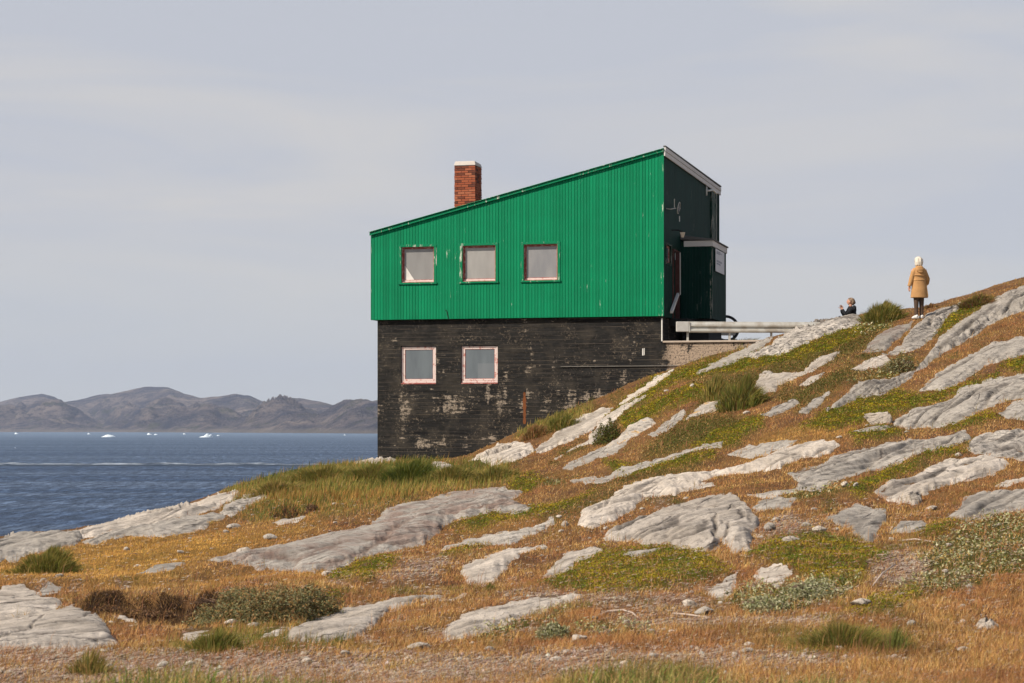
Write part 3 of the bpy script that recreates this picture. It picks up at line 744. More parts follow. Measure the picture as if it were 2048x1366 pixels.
# perched boulder and the dark boulder leaning on the ridged slab
def boulder(px, py, pts_front, depth_, label, mat):
    x, d = ground(px, py); x = float(x); d = float(d); z = float(HT(np.array(x), np.array(d)))
    bm = bmesh.new(); sc = d / F
    fr = [bm.verts.new(((a - px) * sc, 0.0 + 0.3 * (py - b) * sc, (py - b) * sc)) for a, b in pts_front]
    bk = [bm.verts.new(((a - px) * sc * 0.8 + 0.08, depth_, (py - b) * sc * 0.85 + 0.04)) for a, b in pts_front]
    n = len(fr)
    bm.faces.new(fr); bm.faces.new(bk[::-1])
    for k in range(n): bm.faces.new((fr[k], bk[k], bk[(k + 1) % n], fr[(k + 1) % n]))
    bmesh.ops.recalc_face_normals(bm, faces=bm.faces)
    bmesh.ops.bevel(bm, geom=bm.edges[:], offset=0.035, segments=2, affect='EDGES')
    bmesh.ops.triangulate(bm, faces=bm.faces)
    for _ in range(3): bmesh.ops.subdivide_edges(bm, edges=[e for e in bm.edges if e.calc_length() > 0.06], cuts=1)
    for v in bm.verts:
        c = v.co; nn = v.normal
        v.co = c + nn * 0.05 * float(fbm(np.array(c.x * 4 + px), np.array(c.z * 4 + c.y * 5), 5, 4))
    me = bpy.data.meshes.new('boulder'); bm.to_mesh(me); bm.free()
    for p in me.polygons: p.use_smooth = False
    o = link('boulder', me, mat); o.location = (x, d, z - 0.03)
    tag(o, label, 'boulder'); return o
boulder(1755, 850, [(1725,829),(1733,826),(1782,823),(1785,832),(1786,848),(1770,851),(1746,853),(1738,846)], 0.45, 'angular pale boulder perched on the slope, wide flat top and undercut left side', MR['pale'])
boulder(1832, 1000, [(1815,980),(1820,974),(1838,975),(1843,990),(1842,1003),(1832,1001)], 0.25, 'dark grey boulder leaning against the ridged pale slab', MR['dark'])
boulder(1968, 1258, [(1938,1259),(1948,1244),(1960,1238),(1970,1228),(1982,1242),(1999,1258),(1985,1262),(1950,1262)], 0.16, 'pointed white stone alone on rusty grass at lower right', MR['pale'])
# ------------------------------------------------------------------ sea
def build_sea():
    ys = np.concatenate([np.arange(40, 300, 6.0), np.geomspace(300, 24000, 60)])
    v = np.linspace(-1, 1, 40)
    Y, V = np.meshgrid(ys, v, indexing='ij'); X = V * (0.8 * Y + 60)
    me = np_mesh('sea', np.stack([X, Y, 0 * X], -1).reshape(-1, 3), grid_faces(*X.shape))
    t = NT('sea_water')
    v1 = t.coord((1, 0.75, 1))
    geo = t.n('ShaderNodeNewGeometry'); sp = t.n('ShaderNodeSeparateXYZ'); t.l(geo.outputs['Position'], sp.inputs[0])
    band = t.noise(t.coord((0.0012, 0.012, 1)), 1.0, 4, 0.55, 0.3)
    band2 = t.noise(t.coord((0.012, 0.07, 1)), 1.0, 4, 0.6)
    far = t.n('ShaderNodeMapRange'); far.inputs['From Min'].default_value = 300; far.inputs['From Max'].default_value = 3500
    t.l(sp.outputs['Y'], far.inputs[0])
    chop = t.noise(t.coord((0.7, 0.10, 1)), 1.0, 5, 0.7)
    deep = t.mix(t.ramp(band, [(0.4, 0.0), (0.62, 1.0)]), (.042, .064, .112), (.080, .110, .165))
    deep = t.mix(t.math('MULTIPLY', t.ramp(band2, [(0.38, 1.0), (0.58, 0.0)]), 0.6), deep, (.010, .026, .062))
    deep = t.mix(0.75, deep, t.ramp(chop, [(0.34, 0.25), (0.5, 0.9), (0.64, 2.4)]), 'MULTIPLY')  # light and dark wave slopes put into the water colour
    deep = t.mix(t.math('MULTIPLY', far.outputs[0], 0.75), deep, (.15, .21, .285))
    df = t.n('ShaderNodeBsdfDiffuse'); t.l(deep, df.inputs[0]); gl = t.n('ShaderNodeBsdfGlossy'); gl.inputs['Roughness'].default_value = 0.22
    gl.inputs['Color'].default_value = (.75, .85, 1, 1)
    ms = t.n('ShaderNodeMixShader'); ms.inputs[0].default_value = 0.13; t.l(df.outputs[0], ms.inputs[1]); t.l(gl.outputs[0], ms.inputs[2]); t.l(ms.outputs[0], t.out.inputs['Surface'])
    w1 = t.noise(t.coord((0.8, 0.14, 1)), 1.0, 4, 0.65)
    w2 = t.noise(t.coord((0.16, 0.03, 1)), 1.0, 4, 0.65)
    h = t.math('ADD', t.math('MULTIPLY', w1, 0.6), t.math('MULTIPLY', w2, 1.6))
    bb = t.n('ShaderNodeBump'); bb.inputs['Strength'].default_value = 1.0; bb.inputs['Distance'].default_value = 1.6; t.l(h, bb.inputs['Height']); t.l(bb.outputs[0], gl.inputs['Normal']); t.l(bb.outputs[0], df.inputs['Normal'])
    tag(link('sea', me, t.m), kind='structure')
build_sea()

def build_wake():
    # the wash of a passing boat: a long low swell with a foamy crest
    nx = 500; x = np.linspace(-260, 120, nx); prof = [(-4.5, -.05), (-2.6, .10), (-1.2, .38), (0.2, .58), (2.4, .46), (4.6, .16), (8.5, -.05)]
    rows = []
    for dy, hz_ in prof:
        yy = 474 - 0.012 * x + dy * (1 + 0.25 * gn(x / 14, x * 0 + 3, 4)) + 1.2 * gn(x / 30, x * 0, 2)
        zz = hz_ * (1 + 0.45 * gn(x / 9, x * 0 + dy, 5) + 0.3 * gn(x / 3.2, x * 0 + dy, 6))
        rows.append(np.stack([x, yy, zz], -1))
    V = np.array(rows)
    me = np_mesh('wake', V.reshape(-1, 3), grid_faces(len(prof), nx))
    t = NT('wash_foam')
    geo = t.n('ShaderNodeNewGeometry'); sp = t.n('ShaderNodeSeparateXYZ'); t.l(geo.outputs['Position'], sp.inputs[0])
    f = t.ramp(t.noise(t.coord((0.25, 0.9, 1)), 1.0, 5, 0.7), [(0.42, 0.0), (0.60, 1.0)])
    hh = t.n('ShaderNodeMapRange'); hh.inputs['From Min'].default_value = 0.26; hh.inputs['From Max'].default_value = 0.42
    t.l(sp.outputs['Z'], hh.inputs[0])
    t.base(t.mix(t.math('MULTIPLY', f, hh.outputs[0]), (.006, .018, .04), (.36, .41, .47)), 0.4, 0.4)
    tag(link('wake', me, t.m), 'long pale line of foamy wash left by a boat on the blue sea', 'wake', kind='stuff')
build_wake()

# ------------------------------------------------------------------ hills across the fjord
SKY = [(-1400,830),(-700,822),(-300,803),(0,806),(40,797),(85,791),(108,796),(125,807),(170,802),(210,791),(240,786),(290,777),(335,776),(368,790),(400,797),(440,795),(470,789),(500,794),(522,805),(538,808),(570,796),(600,797),(640,806),(672,815),(700,812),(755,803),(850,792),(1100,800),(1500,792),(2000,800),(3400,810)]
NEARR = [(-1400,845),(-700,838),(0,822),(40,819),(90,817),(120,822),(150,834),(185,846),(205,858),(230,850),(260,838),(300,818),(340,815),(400,824),(440,840),(480,837),(530,818),(560,814),(600,818),(640,828),(690,817),(755,812),(900,825),(1300,830),(3400,835)]
def build_hills():
    px = np.arange(-1400, 3400, 3.0); r = np.concatenate([np.linspace(0, 1, 90), [1.15, 1.4]])
    PX, Rr = np.meshgrid(px, r)
    shore = np.interp(px, [-1400, 0, 200, 450, 755, 1400, 3400], [9200, 8300, 8000, 6500, 4700, 4600, 5000])[None] + 90 * gn(px / 40, px * 0, 7)[None]
    D = shore + Rr * 3400 * (1 + 0.0 * Rr)
    X = (PX - 1024) / F * D
    hN = (866 - np.interp(px, *zip(*NEARR)))[None]; hS = (865 - np.interp(px, *zip(*SKY)))[None]
    dN = shore + 0.32 * 3400; dS_ = shore + 3400
    zN = hN / F * dN; zS = hS / F * dS_
    ss = lambda a: np.clip(a, 0, 1) ** 2 * (3 - 2 * np.clip(a, 0, 1))
    up = np.clip(Rr / 0.32, 0, 1) ** 0.7
    base = zN * up * (1 - ss((Rr - 0.34) / 0.2)) + ss((Rr - 0.30) / 0.7) ** 1.0 * zS * np.where(Rr > 1, np.clip(1 - (Rr - 1) * 2.0, 0, 1), 1)
    n = fbm(X / 420, D / 420, 12, 6, 0.55); rdg = 1 - np.abs(fbm(X / 700 + 3, D / 520, 31, 5, 0.5)) * 2.4
    amp = np.clip(Rr * 6, 0, 1) * np.clip(1 - (Rr - 0.55) / 0.38, 0.10, 1.0)
    Z = base + amp * (14 * n + 110 * (np.abs(gn(X / 300, D / 340, 31)) - .3) + 40 * (np.abs(gn(X / 120 + gn(X / 200, D / 200, 9), D / 150, 45)) - .3) + 3 * (np.abs(gn(X / 50, D / 60, 46)) - .3) + 2 * fbm(X / 45, D / 70, 44, 4)) * np.clip(base / 40, 0.15, 1) * np.clip((shore / 8300) ** 1.4, 0, 1) * 1.35
    Z = np.where(Rr <= 0.001, -3, np.maximum(Z, -2 + 12 * Rr))
    me = np_mesh('hills', np.stack([X, D, Z], -1).reshape(-1, 3), grid_faces(*X.shape))
    t = NT('fell_rock')
    v = t.coord((0.001, 0.001, 0.003))
    a = t.noise(v, 3.2, 7, 0.62); b = t.noise(v, 22, 6, 0.7); c3 = t.noise(v, 90, 4, 0.7)
    col = t.mix(t.ramp(a, [(0.36, 0.0), (0.62, 1.0)]), (.045, .050, .08), (.36, .29, .25))
    col = t.mix(t.ramp(b, [(0.45, 0.0), (0.62, 0.8)]), col, (.03, .036, .055))
    col = t.mix(t.ramp(c3, [(0.55, 0.0), (0.70, 0.6)]), col, (.38, .33, .29))
    col = t.mix(t.ramp(t.noise(v, 9, 5, 0.6), [(0.55, 0.0), (0.66, 0.7)]), col, (.085, .095, .035))
    geo = t.n('ShaderNodeNewGeometry'); sp = t.n('ShaderNodeSeparateXYZ'); t.l(geo.outputs['Position'], sp.inputs[0])
    sh = t.n('ShaderNodeMapRange'); sh.inputs['From Min'].default_value = 5; sh.inputs['From Max'].default_value = 14
    sh.inputs['To Min'].default_value = 1; sh.inputs['To Max'].default_value = 0
    t.l(sp.outputs['Z'], sh.inputs[0])
    col = t.mix(t.math('MULTIPLY', sh.outputs[0], 0.75), col, (.30, .26, .22))
    t.base(col, 0.95, 0.1)
    t.bump(t.mix(0.5, b, c3), 1.0, 90)
    tag(link('hills', me, t.m), kind='structure')
build_hills()

# ------------------------------------------------------------------ drifting ice
M_ICE = worn('glacier_ice', (.80, .86, .90), (.55, .70, .80), 0.15, 0.35, 0.5, bump=0.3, amt=0.5)
def ice(px, py, wp, hp, shape, label, group=None):
    d = (CZ) * F / (py - HOR); s = d / F
    w = wp * s; hh = hp * s; n = 26; m = 9
    xs = np.linspace(-.5, .5, n)
    top = np.interp(xs, *zip(*shape)); top = top * (1 + 0.15 * gn(xs * 14 + px, xs * 0, 3))
    V = []; ring = np.linspace(0, np.pi, m)
    for i in range(n):
        for j in range(m):
            e = math.sqrt(max(0, 1 - (2 * xs[i]) ** 2)) * 0.35 * w
            ca, sa = math.cos(ring[j]), math.sin(ring[j])
            V.append((xs[i] * w, -e * np.sign(ca) * abs(ca) ** .6, top[i] * hh * abs(sa) ** .5 * (1 + 0.12 * float(gn(np.array(i * .7), np.array(j * .9 + px), 5))) - 0.4))
    me = np_mesh('iceberg', np.array(V), grid_faces(n, m), smooth=False)
    o = link('iceberg', me, M_ICE); o.location = ((px - 1024) * s, d, 0)
    return tag(o, label, 'iceberg', group)
A = [(-.5, 0), (-.4, .15), (-.25, .3), (-.05, .45), (0.05, .95), (.2, 1), (.28, .6), (.4, .9), (.5, .1)]
B = [(-.5, 0), (-.3, .35), (0, 1), (.15, .8), (.35, .7), (.5, 0)]
C2 = [(-.5, 0), (-.3, .7), (-.1, 1), (.2, .5), (.5, 0)]
ice(411, 874.5, 29, 8, A, 'white jagged iceberg out on the sea, largest and tallest')
ice(216, 874, 31, 6, B, 'long low white iceberg, second largest, left of the jagged one')
ice(178, 868.5, 8, 3, C2, 'small ice floe between the long low iceberg and the far shore at left')
ice(299, 869.5, 11, 4, C2, 'left one of a close pair of small icebergs mid fjord')
ice(311, 870, 9, 3, B, 'right one of a close pair of small icebergs mid fjord')
ice(369, 868.5, 7, 2.5, C2, 'tiny ice floe above and left of the jagged iceberg')
ice(436, 871.5, 8, 2.5, B, 'tiny ice floe just right of the jagged iceberg')
ice(33, 868, 9, 3.5, C2, 'small iceberg farthest left below the dark headland')
ice(30, 896, 8, 2.5, B, 'lone growler at the left in open water nearer than the icebergs')
ice(275, 891, 5, 1.8, C2, 'tiny growler in open water below the close pair')
ice(492, 901, 5, 2, C2, 'tiny growler in open water nearest the middle of the fjord')
ice(352, 912, 7, 2, B, 'low ice fragment on the dark water band')
ice(582, 915, 5, 2, C2, 'ice fragment on the water near the grassy mound')
ice(690, 870.5, 6, 2, C2, 'tiny ice floe nearest the black wall on the water')
# ------------------------------------------------------------------ the house
ANG = math.radians(14.3)
EX = np.array([math.cos(ANG), -math.sin(ANG)]); EY = np.array([math.sin(ANG), math.cos(ANG)])
X0, Y0 = (1327 - 1024) / F * 61.0, 61.0
ZB = CZ - 1.6
def fx(px, off=0.0):                  # local x and depth of a point on the front plane (local y = off)
    k = (px - 1024) / F; ox = X0 + EY[0] * off; oy = Y0 + EY[1] * off
    a = (k * oy - ox) / (EX[0] - k * EX[1]); return a, oy + a * EX[1]
def fz(px, py, off=0.0):
    a, d = fx(px, off); return a, (HOR - py) * d / F + CZ - ZB
def sy(px, off=0.0):                  # local y on a plane parallel to the side wall (local x = off)
    k = (px - 1024) / F; ox = X0 + EX[0] * off; oy = Y0 + EX[1] * off
    b = (k * oy - ox) / (EY[0] - k * EY[1]); return b, oy + b * EY[1]
def szz(px, py, off=0.0):
    b, d = sy(px, off); return b, (HOR - py) * d / F + CZ - ZB

class MB:
    def __init__(s): s.v = []; s.f = []
    def box(s, x0, x1, y0, y1, z0, z1):
        n = len(s.v)
        s.v += [(x0,y0,z0),(x1,y0,z0),(x1,y1,z0),(x0,y1,z0),(x0,y0,z1),(x1,y0,z1),(x1,y1,z1),(x0,y1,z1)]
        s.f += [tuple(n + i for i in q) for q in ((0,3,2,1),(4,5,6,7),(0,1,5,4),(1,2,6,5),(2,3,7,6),(3,0,4,7))]
        return s
    def prism(s, bottom, top):        # two equal loops (bottom, top), closed
        n = len(s.v); k = len(bottom)
        s.v += list(bottom) + list(top)
        s.f.append(tuple(n + i for i in range(k))[::-1]); s.f.append(tuple(n + k + i for i in range(k)))
        for i in range(k): j = (i + 1) % k; s.f.append((n + i, n + j, n + k + j, n + k + i))
        return s
    def tube(s, pts, r, seg=8, cap=True):
        pts = [Vector(p) for p in pts]; n0 = len(s.v)
        rs = r if isinstance(r, (list, tuple)) else [r] * len(pts)
        for i, p in enumerate(pts):
            t = (pts[min(i + 1, len(pts) - 1)] - pts[max(i - 1, 0)]).normalized()
            u = t.orthogonal().normalized() if i == 0 else (u - t * u.dot(t)).normalized()
            w = t.cross(u)
            for k in range(seg):
                a = 2 * math.pi * k / seg
                s.v.append(tuple(p + (u * math.cos(a) + w * math.sin(a)) * rs[i]))
        for i in range(len(pts) - 1):
            for k in range(seg):
                a = n0 + i * seg + k; b = n0 + i * seg + (k + 1) % seg
                s.f.append((a, b, b + seg, a + seg))
        if cap:
            s.f.append(tuple(n0 + k for k in range(seg))[::-1]); e = n0 + (len(pts) - 1) * seg; s.f.append(tuple(e + k for k in range(seg)))
        return s
    def mesh(s, name, bevel=0.0, smooth=False):
        bm = bmesh.new(); vs = [bm.verts.new(p) for p in s.v]
        for f in s.f:
            try: bm.faces.new([vs[i] for i in f])
            except ValueError: pass
        bmesh.ops.recalc_face_normals(bm, faces=bm.faces)
        if bevel: bmesh.ops.bevel(bm, geom=bm.edges[:], offset=bevel, segments=1, affect='EDGES', clamp_overlap=True)
        me = bpy.data.meshes.new(name); bm.to_mesh(me); bm.free()
        for p in me.polygons: p.use_smooth = smooth
        return me
    def build(s, name, mat, parent=None, bevel=0.0, smooth=False):
        return link(name, s.mesh(name, bevel, smooth), mat, parent)

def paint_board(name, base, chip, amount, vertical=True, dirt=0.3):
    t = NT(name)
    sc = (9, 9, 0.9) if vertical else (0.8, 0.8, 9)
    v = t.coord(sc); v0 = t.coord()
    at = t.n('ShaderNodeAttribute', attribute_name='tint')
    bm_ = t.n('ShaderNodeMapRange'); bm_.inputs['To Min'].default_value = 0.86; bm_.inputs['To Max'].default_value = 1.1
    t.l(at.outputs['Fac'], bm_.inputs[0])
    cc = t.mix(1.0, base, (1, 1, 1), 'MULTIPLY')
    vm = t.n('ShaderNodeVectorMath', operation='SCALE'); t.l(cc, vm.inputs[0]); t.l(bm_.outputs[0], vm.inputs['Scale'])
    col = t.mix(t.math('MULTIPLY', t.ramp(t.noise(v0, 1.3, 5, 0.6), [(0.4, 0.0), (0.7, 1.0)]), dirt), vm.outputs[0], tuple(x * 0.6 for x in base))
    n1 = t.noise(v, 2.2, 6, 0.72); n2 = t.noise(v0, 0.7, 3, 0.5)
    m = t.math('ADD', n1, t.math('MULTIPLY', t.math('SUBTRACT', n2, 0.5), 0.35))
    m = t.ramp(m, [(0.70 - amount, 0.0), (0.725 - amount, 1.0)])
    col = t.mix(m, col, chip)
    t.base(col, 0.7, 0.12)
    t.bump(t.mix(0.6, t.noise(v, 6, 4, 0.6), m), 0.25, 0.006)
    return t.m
M_GREEN = paint_board('green_board_paint', (.001, .185, .080), (.40, .50, .41), 0.022)
M_GREEN_CHIP = paint_board('flaking_green_trim_paint', (.002, .19, .084), (.46, .50, .42), 0.105)
M_SHADE_GREEN = paint_board('painted_shade_green_boards', (.002, .028, .021), (.11, .125, .115), 0.045, dirt=0.6)  # dirtier green, with the shade of the end wall put into its colour
M_SHADE_GREEN_CHIP = paint_board('worn_painted_shade_green_trim', (.003, .040, .026), (.30, .28, .25), 0.17, dirt=0.6)  # worn trim green, also darkened in colour to stand in for shade
M_GREYW = paint_board('weathered_white_fascia', (.66, .64, .62), (.30, .27, .24), 0.06, vertical=False)
M_FELT = worn('roofing_felt', (.10, .10, .10), (.16, .15, .14), 4, 0.9, 0.2)
M_PINK = worn('flaking_pink_frame', (.60, .49, .46), (.40, .12, .09), 11, 0.6, 0.3, amt=0.85, lo=0.56, hi=0.61)
M_RED = worn('weathered_red_frame', (.30, .075, .06), (.50, .34, .30), 9, 0.6, 0.3, amt=0.8, lo=0.5, hi=0.6)
M_DARK = worn('dark_void_timber', (.02, .02, .02), rough=0.9, scale=3)
M_GALV = worn('galvanised_steel', (.50, .49, .45), (.30, .25, .19), 3.0, 0.5, 0.5, metal=0.25, amt=0.7, lo=0.45, hi=0.62)
M_WHITEP = worn('white_paint', (.66, .65, .62), (.45, .42, .38), 5, 0.5, 0.4)
M_BLACKR = worn('black_rubber', (.018, .018, .018), (.03, .03, .03), 5, 0.5, 0.4)

def concrete():
    t = NT('black_board_marked_concrete')
    v0 = t.coord(); vh = t.coord((0.9, 0.9, 9)); vv = t.coord((5, 5, 1.6))
    geo = t.n('ShaderNodeTexCoord'); sp = t.n('ShaderNodeSeparateXYZ'); t.l(geo.outputs['Object'], sp.inputs[0])
    z = sp.outputs['Z']
    base = t.mix(t.ramp(t.noise(vh, 1.6, 6, 0.65), [(0.35, 0.0), (0.65, 1.0)]), (.009, .009, .0095), (.024, .023, .022))
    base = t.mix(t.ramp(t.noise(v0, 1.6, 5, 0.65), [(0.48, 0.0), (0.70, 0.7)]), base, (.055, .047, .038))
    speck = t.ramp(t.noise(v0, 16, 5, 0.75), [(0.56, 0.0), (0.63, 1.0)])
    base = t.mix(t.math('MULTIPLY', speck, t.ramp(t.noise(v0, 1.1, 4, 0.6), [(0.42, 0.0), (0.6, 0.8)])), base, (.17, .135, .10))
    # formwork joints
    zz = t.math('FRACT', t.math('MULTIPLY', z, 8.3))
    joint = t.ramp(zz, [(0.0, 1.0), (0.055, 1.0), (0.075, 0.0)])
    jn = t.ramp(t.noise(vh, 1.3, 5, 0.7), [(0.44, 0.0), (0.58, 0.8)])
    base = t.mix(t.math('MULTIPLY', joint, jn), base, (.16, .13, .10))
    # bands where the paint has flaked to the beige concrete
    def band(lo, hi, e):
        a = t.n('ShaderNodeMapRange', interpolation_type='SMOOTHSTEP'); a.inputs['From Min'].default_value = lo - e; a.inputs['From Max'].default_value = lo + e; t.l(z, a.inputs[0])
        b = t.n('ShaderNodeMapRange', interpolation_type='SMOOTHSTEP'); b.inputs['From Min'].default_value = hi - e; b.inputs['From Max'].default_value = hi + e
        b.inputs['To Min'].default_value = 1; b.inputs['To Max'].default_value = 0; t.l(z, b.inputs[0])
        return t.math('MULTIPLY', a.outputs[0], b.outputs[0])
    zb = t.math('ADD', t.math('MULTIPLY', band(2.0, 2.75, 0.16), 0.07), t.math('MULTIPLY', band(1.05, 1.42, 0.08), 0.07))
    zb = t.math('ADD', zb, t.math('MULTIPLY', band(2.8, 3.9, 0.3), 0.03))
    nmix = t.math('ADD', t.math('MULTIPLY', t.noise(vv, 0.62, 5, 0.6), 0.55), t.math('MULTIPLY', t.noise(t.coord((2.5, 2.5, 16)), 1.0, 6, 0.72), 0.45))
    m = t.ramp(t.math('ADD', nmix, zb), [(0.612, 0.0), (0.635, 1.0)])
    grain = t.ramp(t.noise(v0, 24, 3, 0.7), [(0.40, 0.25), (0.55, 1.0)])
    m = t.math('MULTIPLY', m, grain)
    base = t.mix(m, base, (.29, .24, .19))
    # bare end towards the terrace
    ex = t.n('ShaderNodeMapRange', interpolation_type='SMOOTHSTEP'); ex.inputs['From Min'].default_value = -0.35; ex.inputs['From Max'].default_value = 0.35
    t.l(sp.outputs['X'], ex.inputs[0])
    low = t.n('ShaderNodeMapRange'); low.inputs['From Min'].default_value = 2.4; low.inputs['From Max'].default_value = 3.4; t.l(z, low.inputs[0])
    exm = t.math('MULTIPLY', ex.outputs[0], 0.26)
    m2 = t.ramp(t.math('ADD', t.math('ADD', t.math('MULTIPLY', t.noise(v0, 2.3, 5, 0.65), 0.6), t.math('MULTIPLY', t.noise(t.coord((3, 3, 9)), 1.0, 6, 0.7), 0.4)), exm), [(0.66, 0.0), (0.70, 1.0)])
    m2 = t.math('MULTIPLY', m2, t.ramp(t.noise(v0, 20, 3, 0.7), [(0.38, 0.2), (0.5, 1.0)]))
    base = t.mix(t.math('MULTIPLY', m2, ex.outputs[0]), base, (.34, .26, .195))
    t.base(base, 0.9, 0.12)
    hh = t.math('SUBTRACT', t.math('ADD', t.math('MULTIPLY', t.noise(v0, 14, 5, 0.7), 0.5), t.math('MULTIPLY', m, 0.25)), t.math('MULTIPLY', joint, 0.5))
    t.bump(hh, 0.7, 0.02)
    return t.m
M_CONC = concrete()

# key levels (local z, origin 1.6 m below the eye)
L = 10.25                                         # depth of the house
_, zT_R = fz(1327, 303); _, zB_ = fz(1327, 633.5); xL, zT_L = fz(743, 470)
Wd = -xL
zB_ = 0.5 * (zB_ + fz(743, 638.3)[1])
slope = (zT_R - zT_L) / Wd
def ztop(x): return zT_R + slope * x              # top of the front wall, x <= 0
house = thing('house', 'green boarded house with a mono-pitch roof standing on a black concrete basement', 'house',
              (X0, Y0, ZB), -ANG)

def siding(name, x0, x1, zlo, ztopf, holes, mat, parent, place, pitch=0.0905, gap=0.0065, th=0.022):
    """upright boards with open joints over a dark backing; place(u, n, z) -> local coordinates"""
    V = []; Fc = []; T = []
    n = max(1, int(round((x1 - x0) / pitch))); p = (x1 - x0) / n; r = random.Random(len(name) + n)
    for i in range(n):
        a = x0 + i * p + gap / 2; b = x0 + (i + 1) * p - gap / 2
        if i == 0: a = x0
        if i == n - 1: b = x1
        cuts = sorted({a, b} | {h for q in holes for h in q[:2] if a + 0.004 < h < b - 0.004})
        tint = r.random()
        for u0, u1 in zip(cuts[:-1], cuts[1:]):
            um = (u0 + u1) / 2
            segs = [(zlo, None)]
            hs = sorted([q for q in holes if q[0] < um < q[1]], key=lambda q: q[2])
            z = zlo; parts = []
            for q in hs:
                if q[2] > z: parts.append((z, q[2], z, q[2]))
                z = q[3]
            parts.append((z, ztopf(u0), z, ztopf(u1)))
            for (l0, t0, l1, t1) in parts:
                if t0 - l0 < 0.01: continue
                c = 0.004; k = len(V)
                off = r.uniform(-0.0015, 0.0015)
                for (u, nn) in ((u0, 0), (u0, th - c + off), (u0 + c, th + off), (u1 - c, th + off), (u1, th - c + off), (u1, 0)):
                    f = (u - u0) / (u1 - u0)
                    V.append(place(u, nn, l0)); V.append(place(u, nn, t0 + (t1 - t0) * f))
                    T += [tint, tint]
                for j in range(5):
                    Fc.append((k + 2*j, k + 2*j + 2, k + 2*j + 3, k + 2*j + 1))
                Fc.append((k, k + 2, k + 8, k + 10)); Fc.append((k + 2, k + 4, k + 6, k + 8))
                Fc.append((k + 1, k + 11, k + 9, k + 3)); Fc.append((k + 3, k + 9, k + 7, k + 5))
    col = np.repeat(np.array(T)[:, None], 3, 1)
    me = np_mesh(name, np.array(V), np.array(Fc), col, smooth=False)
    return link(name, me, mat, parent)

# ---- openings on the front
def win_rect(p0, p1, q0, q1, off=0.0):
    a, z1 = fz(p0, q0, off); b, z0 = fz(p1, q1, off); a2, z1b = fz(p1, q0, off); _, z0b = fz(p0, q1, off)
    return a, b, (z0 + z0b) / 2, (z1 + z1b) / 2
UP = [win_rect(803, 868, 494, 565.5), win_rect(925, 991, 491, 562.5), win_rect(1047.5, 1115, 488, 560)]
zu0 = sum(w[2] for w in UP) / 3; zu1 = sum(w[3] for w in UP) / 3
UP = [(a, b, zu0, zu1) for a, b, _, _ in UP]
DN = [win_rect(802, 872, 691.5, 766.5, 0.16), win_rect(922, 995.5, 691, 765.5, 0.16)]
zd0 = sum(w[2] for w in DN) / 2; zd1 = sum(w[3] for w in DN) / 2
DN = [(a, b, zd0, zd1) for a, b, _, _ in DN]

TH = 0.022
# timber storey: backing walls with openings (a slab cut into pieces around holes)
def slab_with_holes(mb, u0, u1, zlo, ztopf, holes, place, n0, n1):
    us = sorted({u0, u1} | {h for q in holes for h in q[:2]})
    for a, b in zip(us[:-1], us[1:]):
        um = (a + b) / 2; z = zlo
        for q in sorted([q for q in holes if q[0] < um < q[1]], key=lambda q: q[2]) + [None]:
            if q is None: t0, t1 = ztopf(a), ztopf(b)
            else: t0 = t1 = q[2]
            if t0 > z + 1e-4:
                mb.prism([place(a, n0, z), place(b, n0, z), place(b, n1, z), place(a, n1, z)],
                         [place(a, n0, t0), place(b, n0, t1), place(b, n1, t1), place(a, n1, t0)])
            if q: z = q[3]
pf = lambda u, n, z: (u, TH - n, z)                 # front: board face at y = 0
ps = lambda u, n, z: (-TH + n, u, z)                # right side: u = local y, board face at x = 0
M_BACK = worn('dark_board_backing', (.008, .035, .022), rough=0.9)
mb = MB()
slab_with_holes(mb, -Wd + 0.03, -0.03, zB_ + 0.01, lambda x: ztop(x) - 0.02, UP, lambda u, n, z: (u, n, z), TH + 0.001, 0.16)
WINSIDE = (sy(1332)[0], sy(1342)[0], szz(1337, 526)[1], szz(1337, 491)[1])
DOOR = (sy(1345.5)[0], sy(1357.5)[0], zB_ - 0.05, szz(1351, 500)[1])
hs = [WINSIDE, (DOOR[0], DOOR[1], DOOR[2] + 0.06, DOOR[3])]
slab_with_holes(mb, 0.165, L - 0.03, zB_ + 0.01, lambda y: zT_R - 0.03, hs, lambda u, n, z: (n, u, z), -0.17, -TH - 0.001)
mb.box(-Wd + 0.03, -Wd + 0.15, 0.17, L - 0.03, zB_ + 0.01, zT_L - 0.05)
mb.prism([(-Wd + .03, L - .15, zB_ + .01), (-0.18, L - .15, zB_ + .01), (-0.18, L - .02, zB_ + .01), (-Wd + .03, L - .02, zB_ + .01)],
         [(-Wd + .03, L - .15, zT_L - .05), (-0.18, L - .15, zT_R - .08), (-0.18, L - .02, zT_R - .08), (-Wd + .03, L - .02, zT_L - .05)])
mb.box(-Wd + 0.16, -0.18, 0.17, L - 0.16, zB_ + 0.0, zB_ + 0.14)     # floor
mb.build('wall_frame', M_BACK, house)
CAS = 0.085
def cas_hole(w, c=CAS): return (w[0] - c, w[1] + c, w[2] - 0.06, w[3] + c * 0.8)
siding('wall', -Wd, -0.07, zB_, lambda x: ztop(x) - 0.01, [cas_hole(w) for w in UP], M_GREEN, house, pf)['label'] = 'bright green front wall of upright boards'
siding('wall', 0.02, L - 0.10, zB_, lambda y: zT_R - 0.02, [cas_hole(WINSIDE, 0.06), (DOOR[0] - 0.06, DOOR[1] + 0.06, zB_ - 1, DOOR[3] + 0.07)], M_SHADE_GREEN, house, ps, gap=0.012)['label'] = 'shaded end wall of dull green boards, shade painted into the colour'
siding('wall', 0.02, L, zB_, lambda y: zT_L - 0.04, [], M_GREEN, house, lambda u, n, z: (-Wd - n + 0.005, u, z))['label'] = 'low green end wall towards the sea'
siding('wall', -Wd, 0.0, zB_, lambda x: ztop(x) - 0.05, [], M_GREEN, house, lambda u, n, z: (u, L + n - 0.015, z))['label'] = 'green back wall'
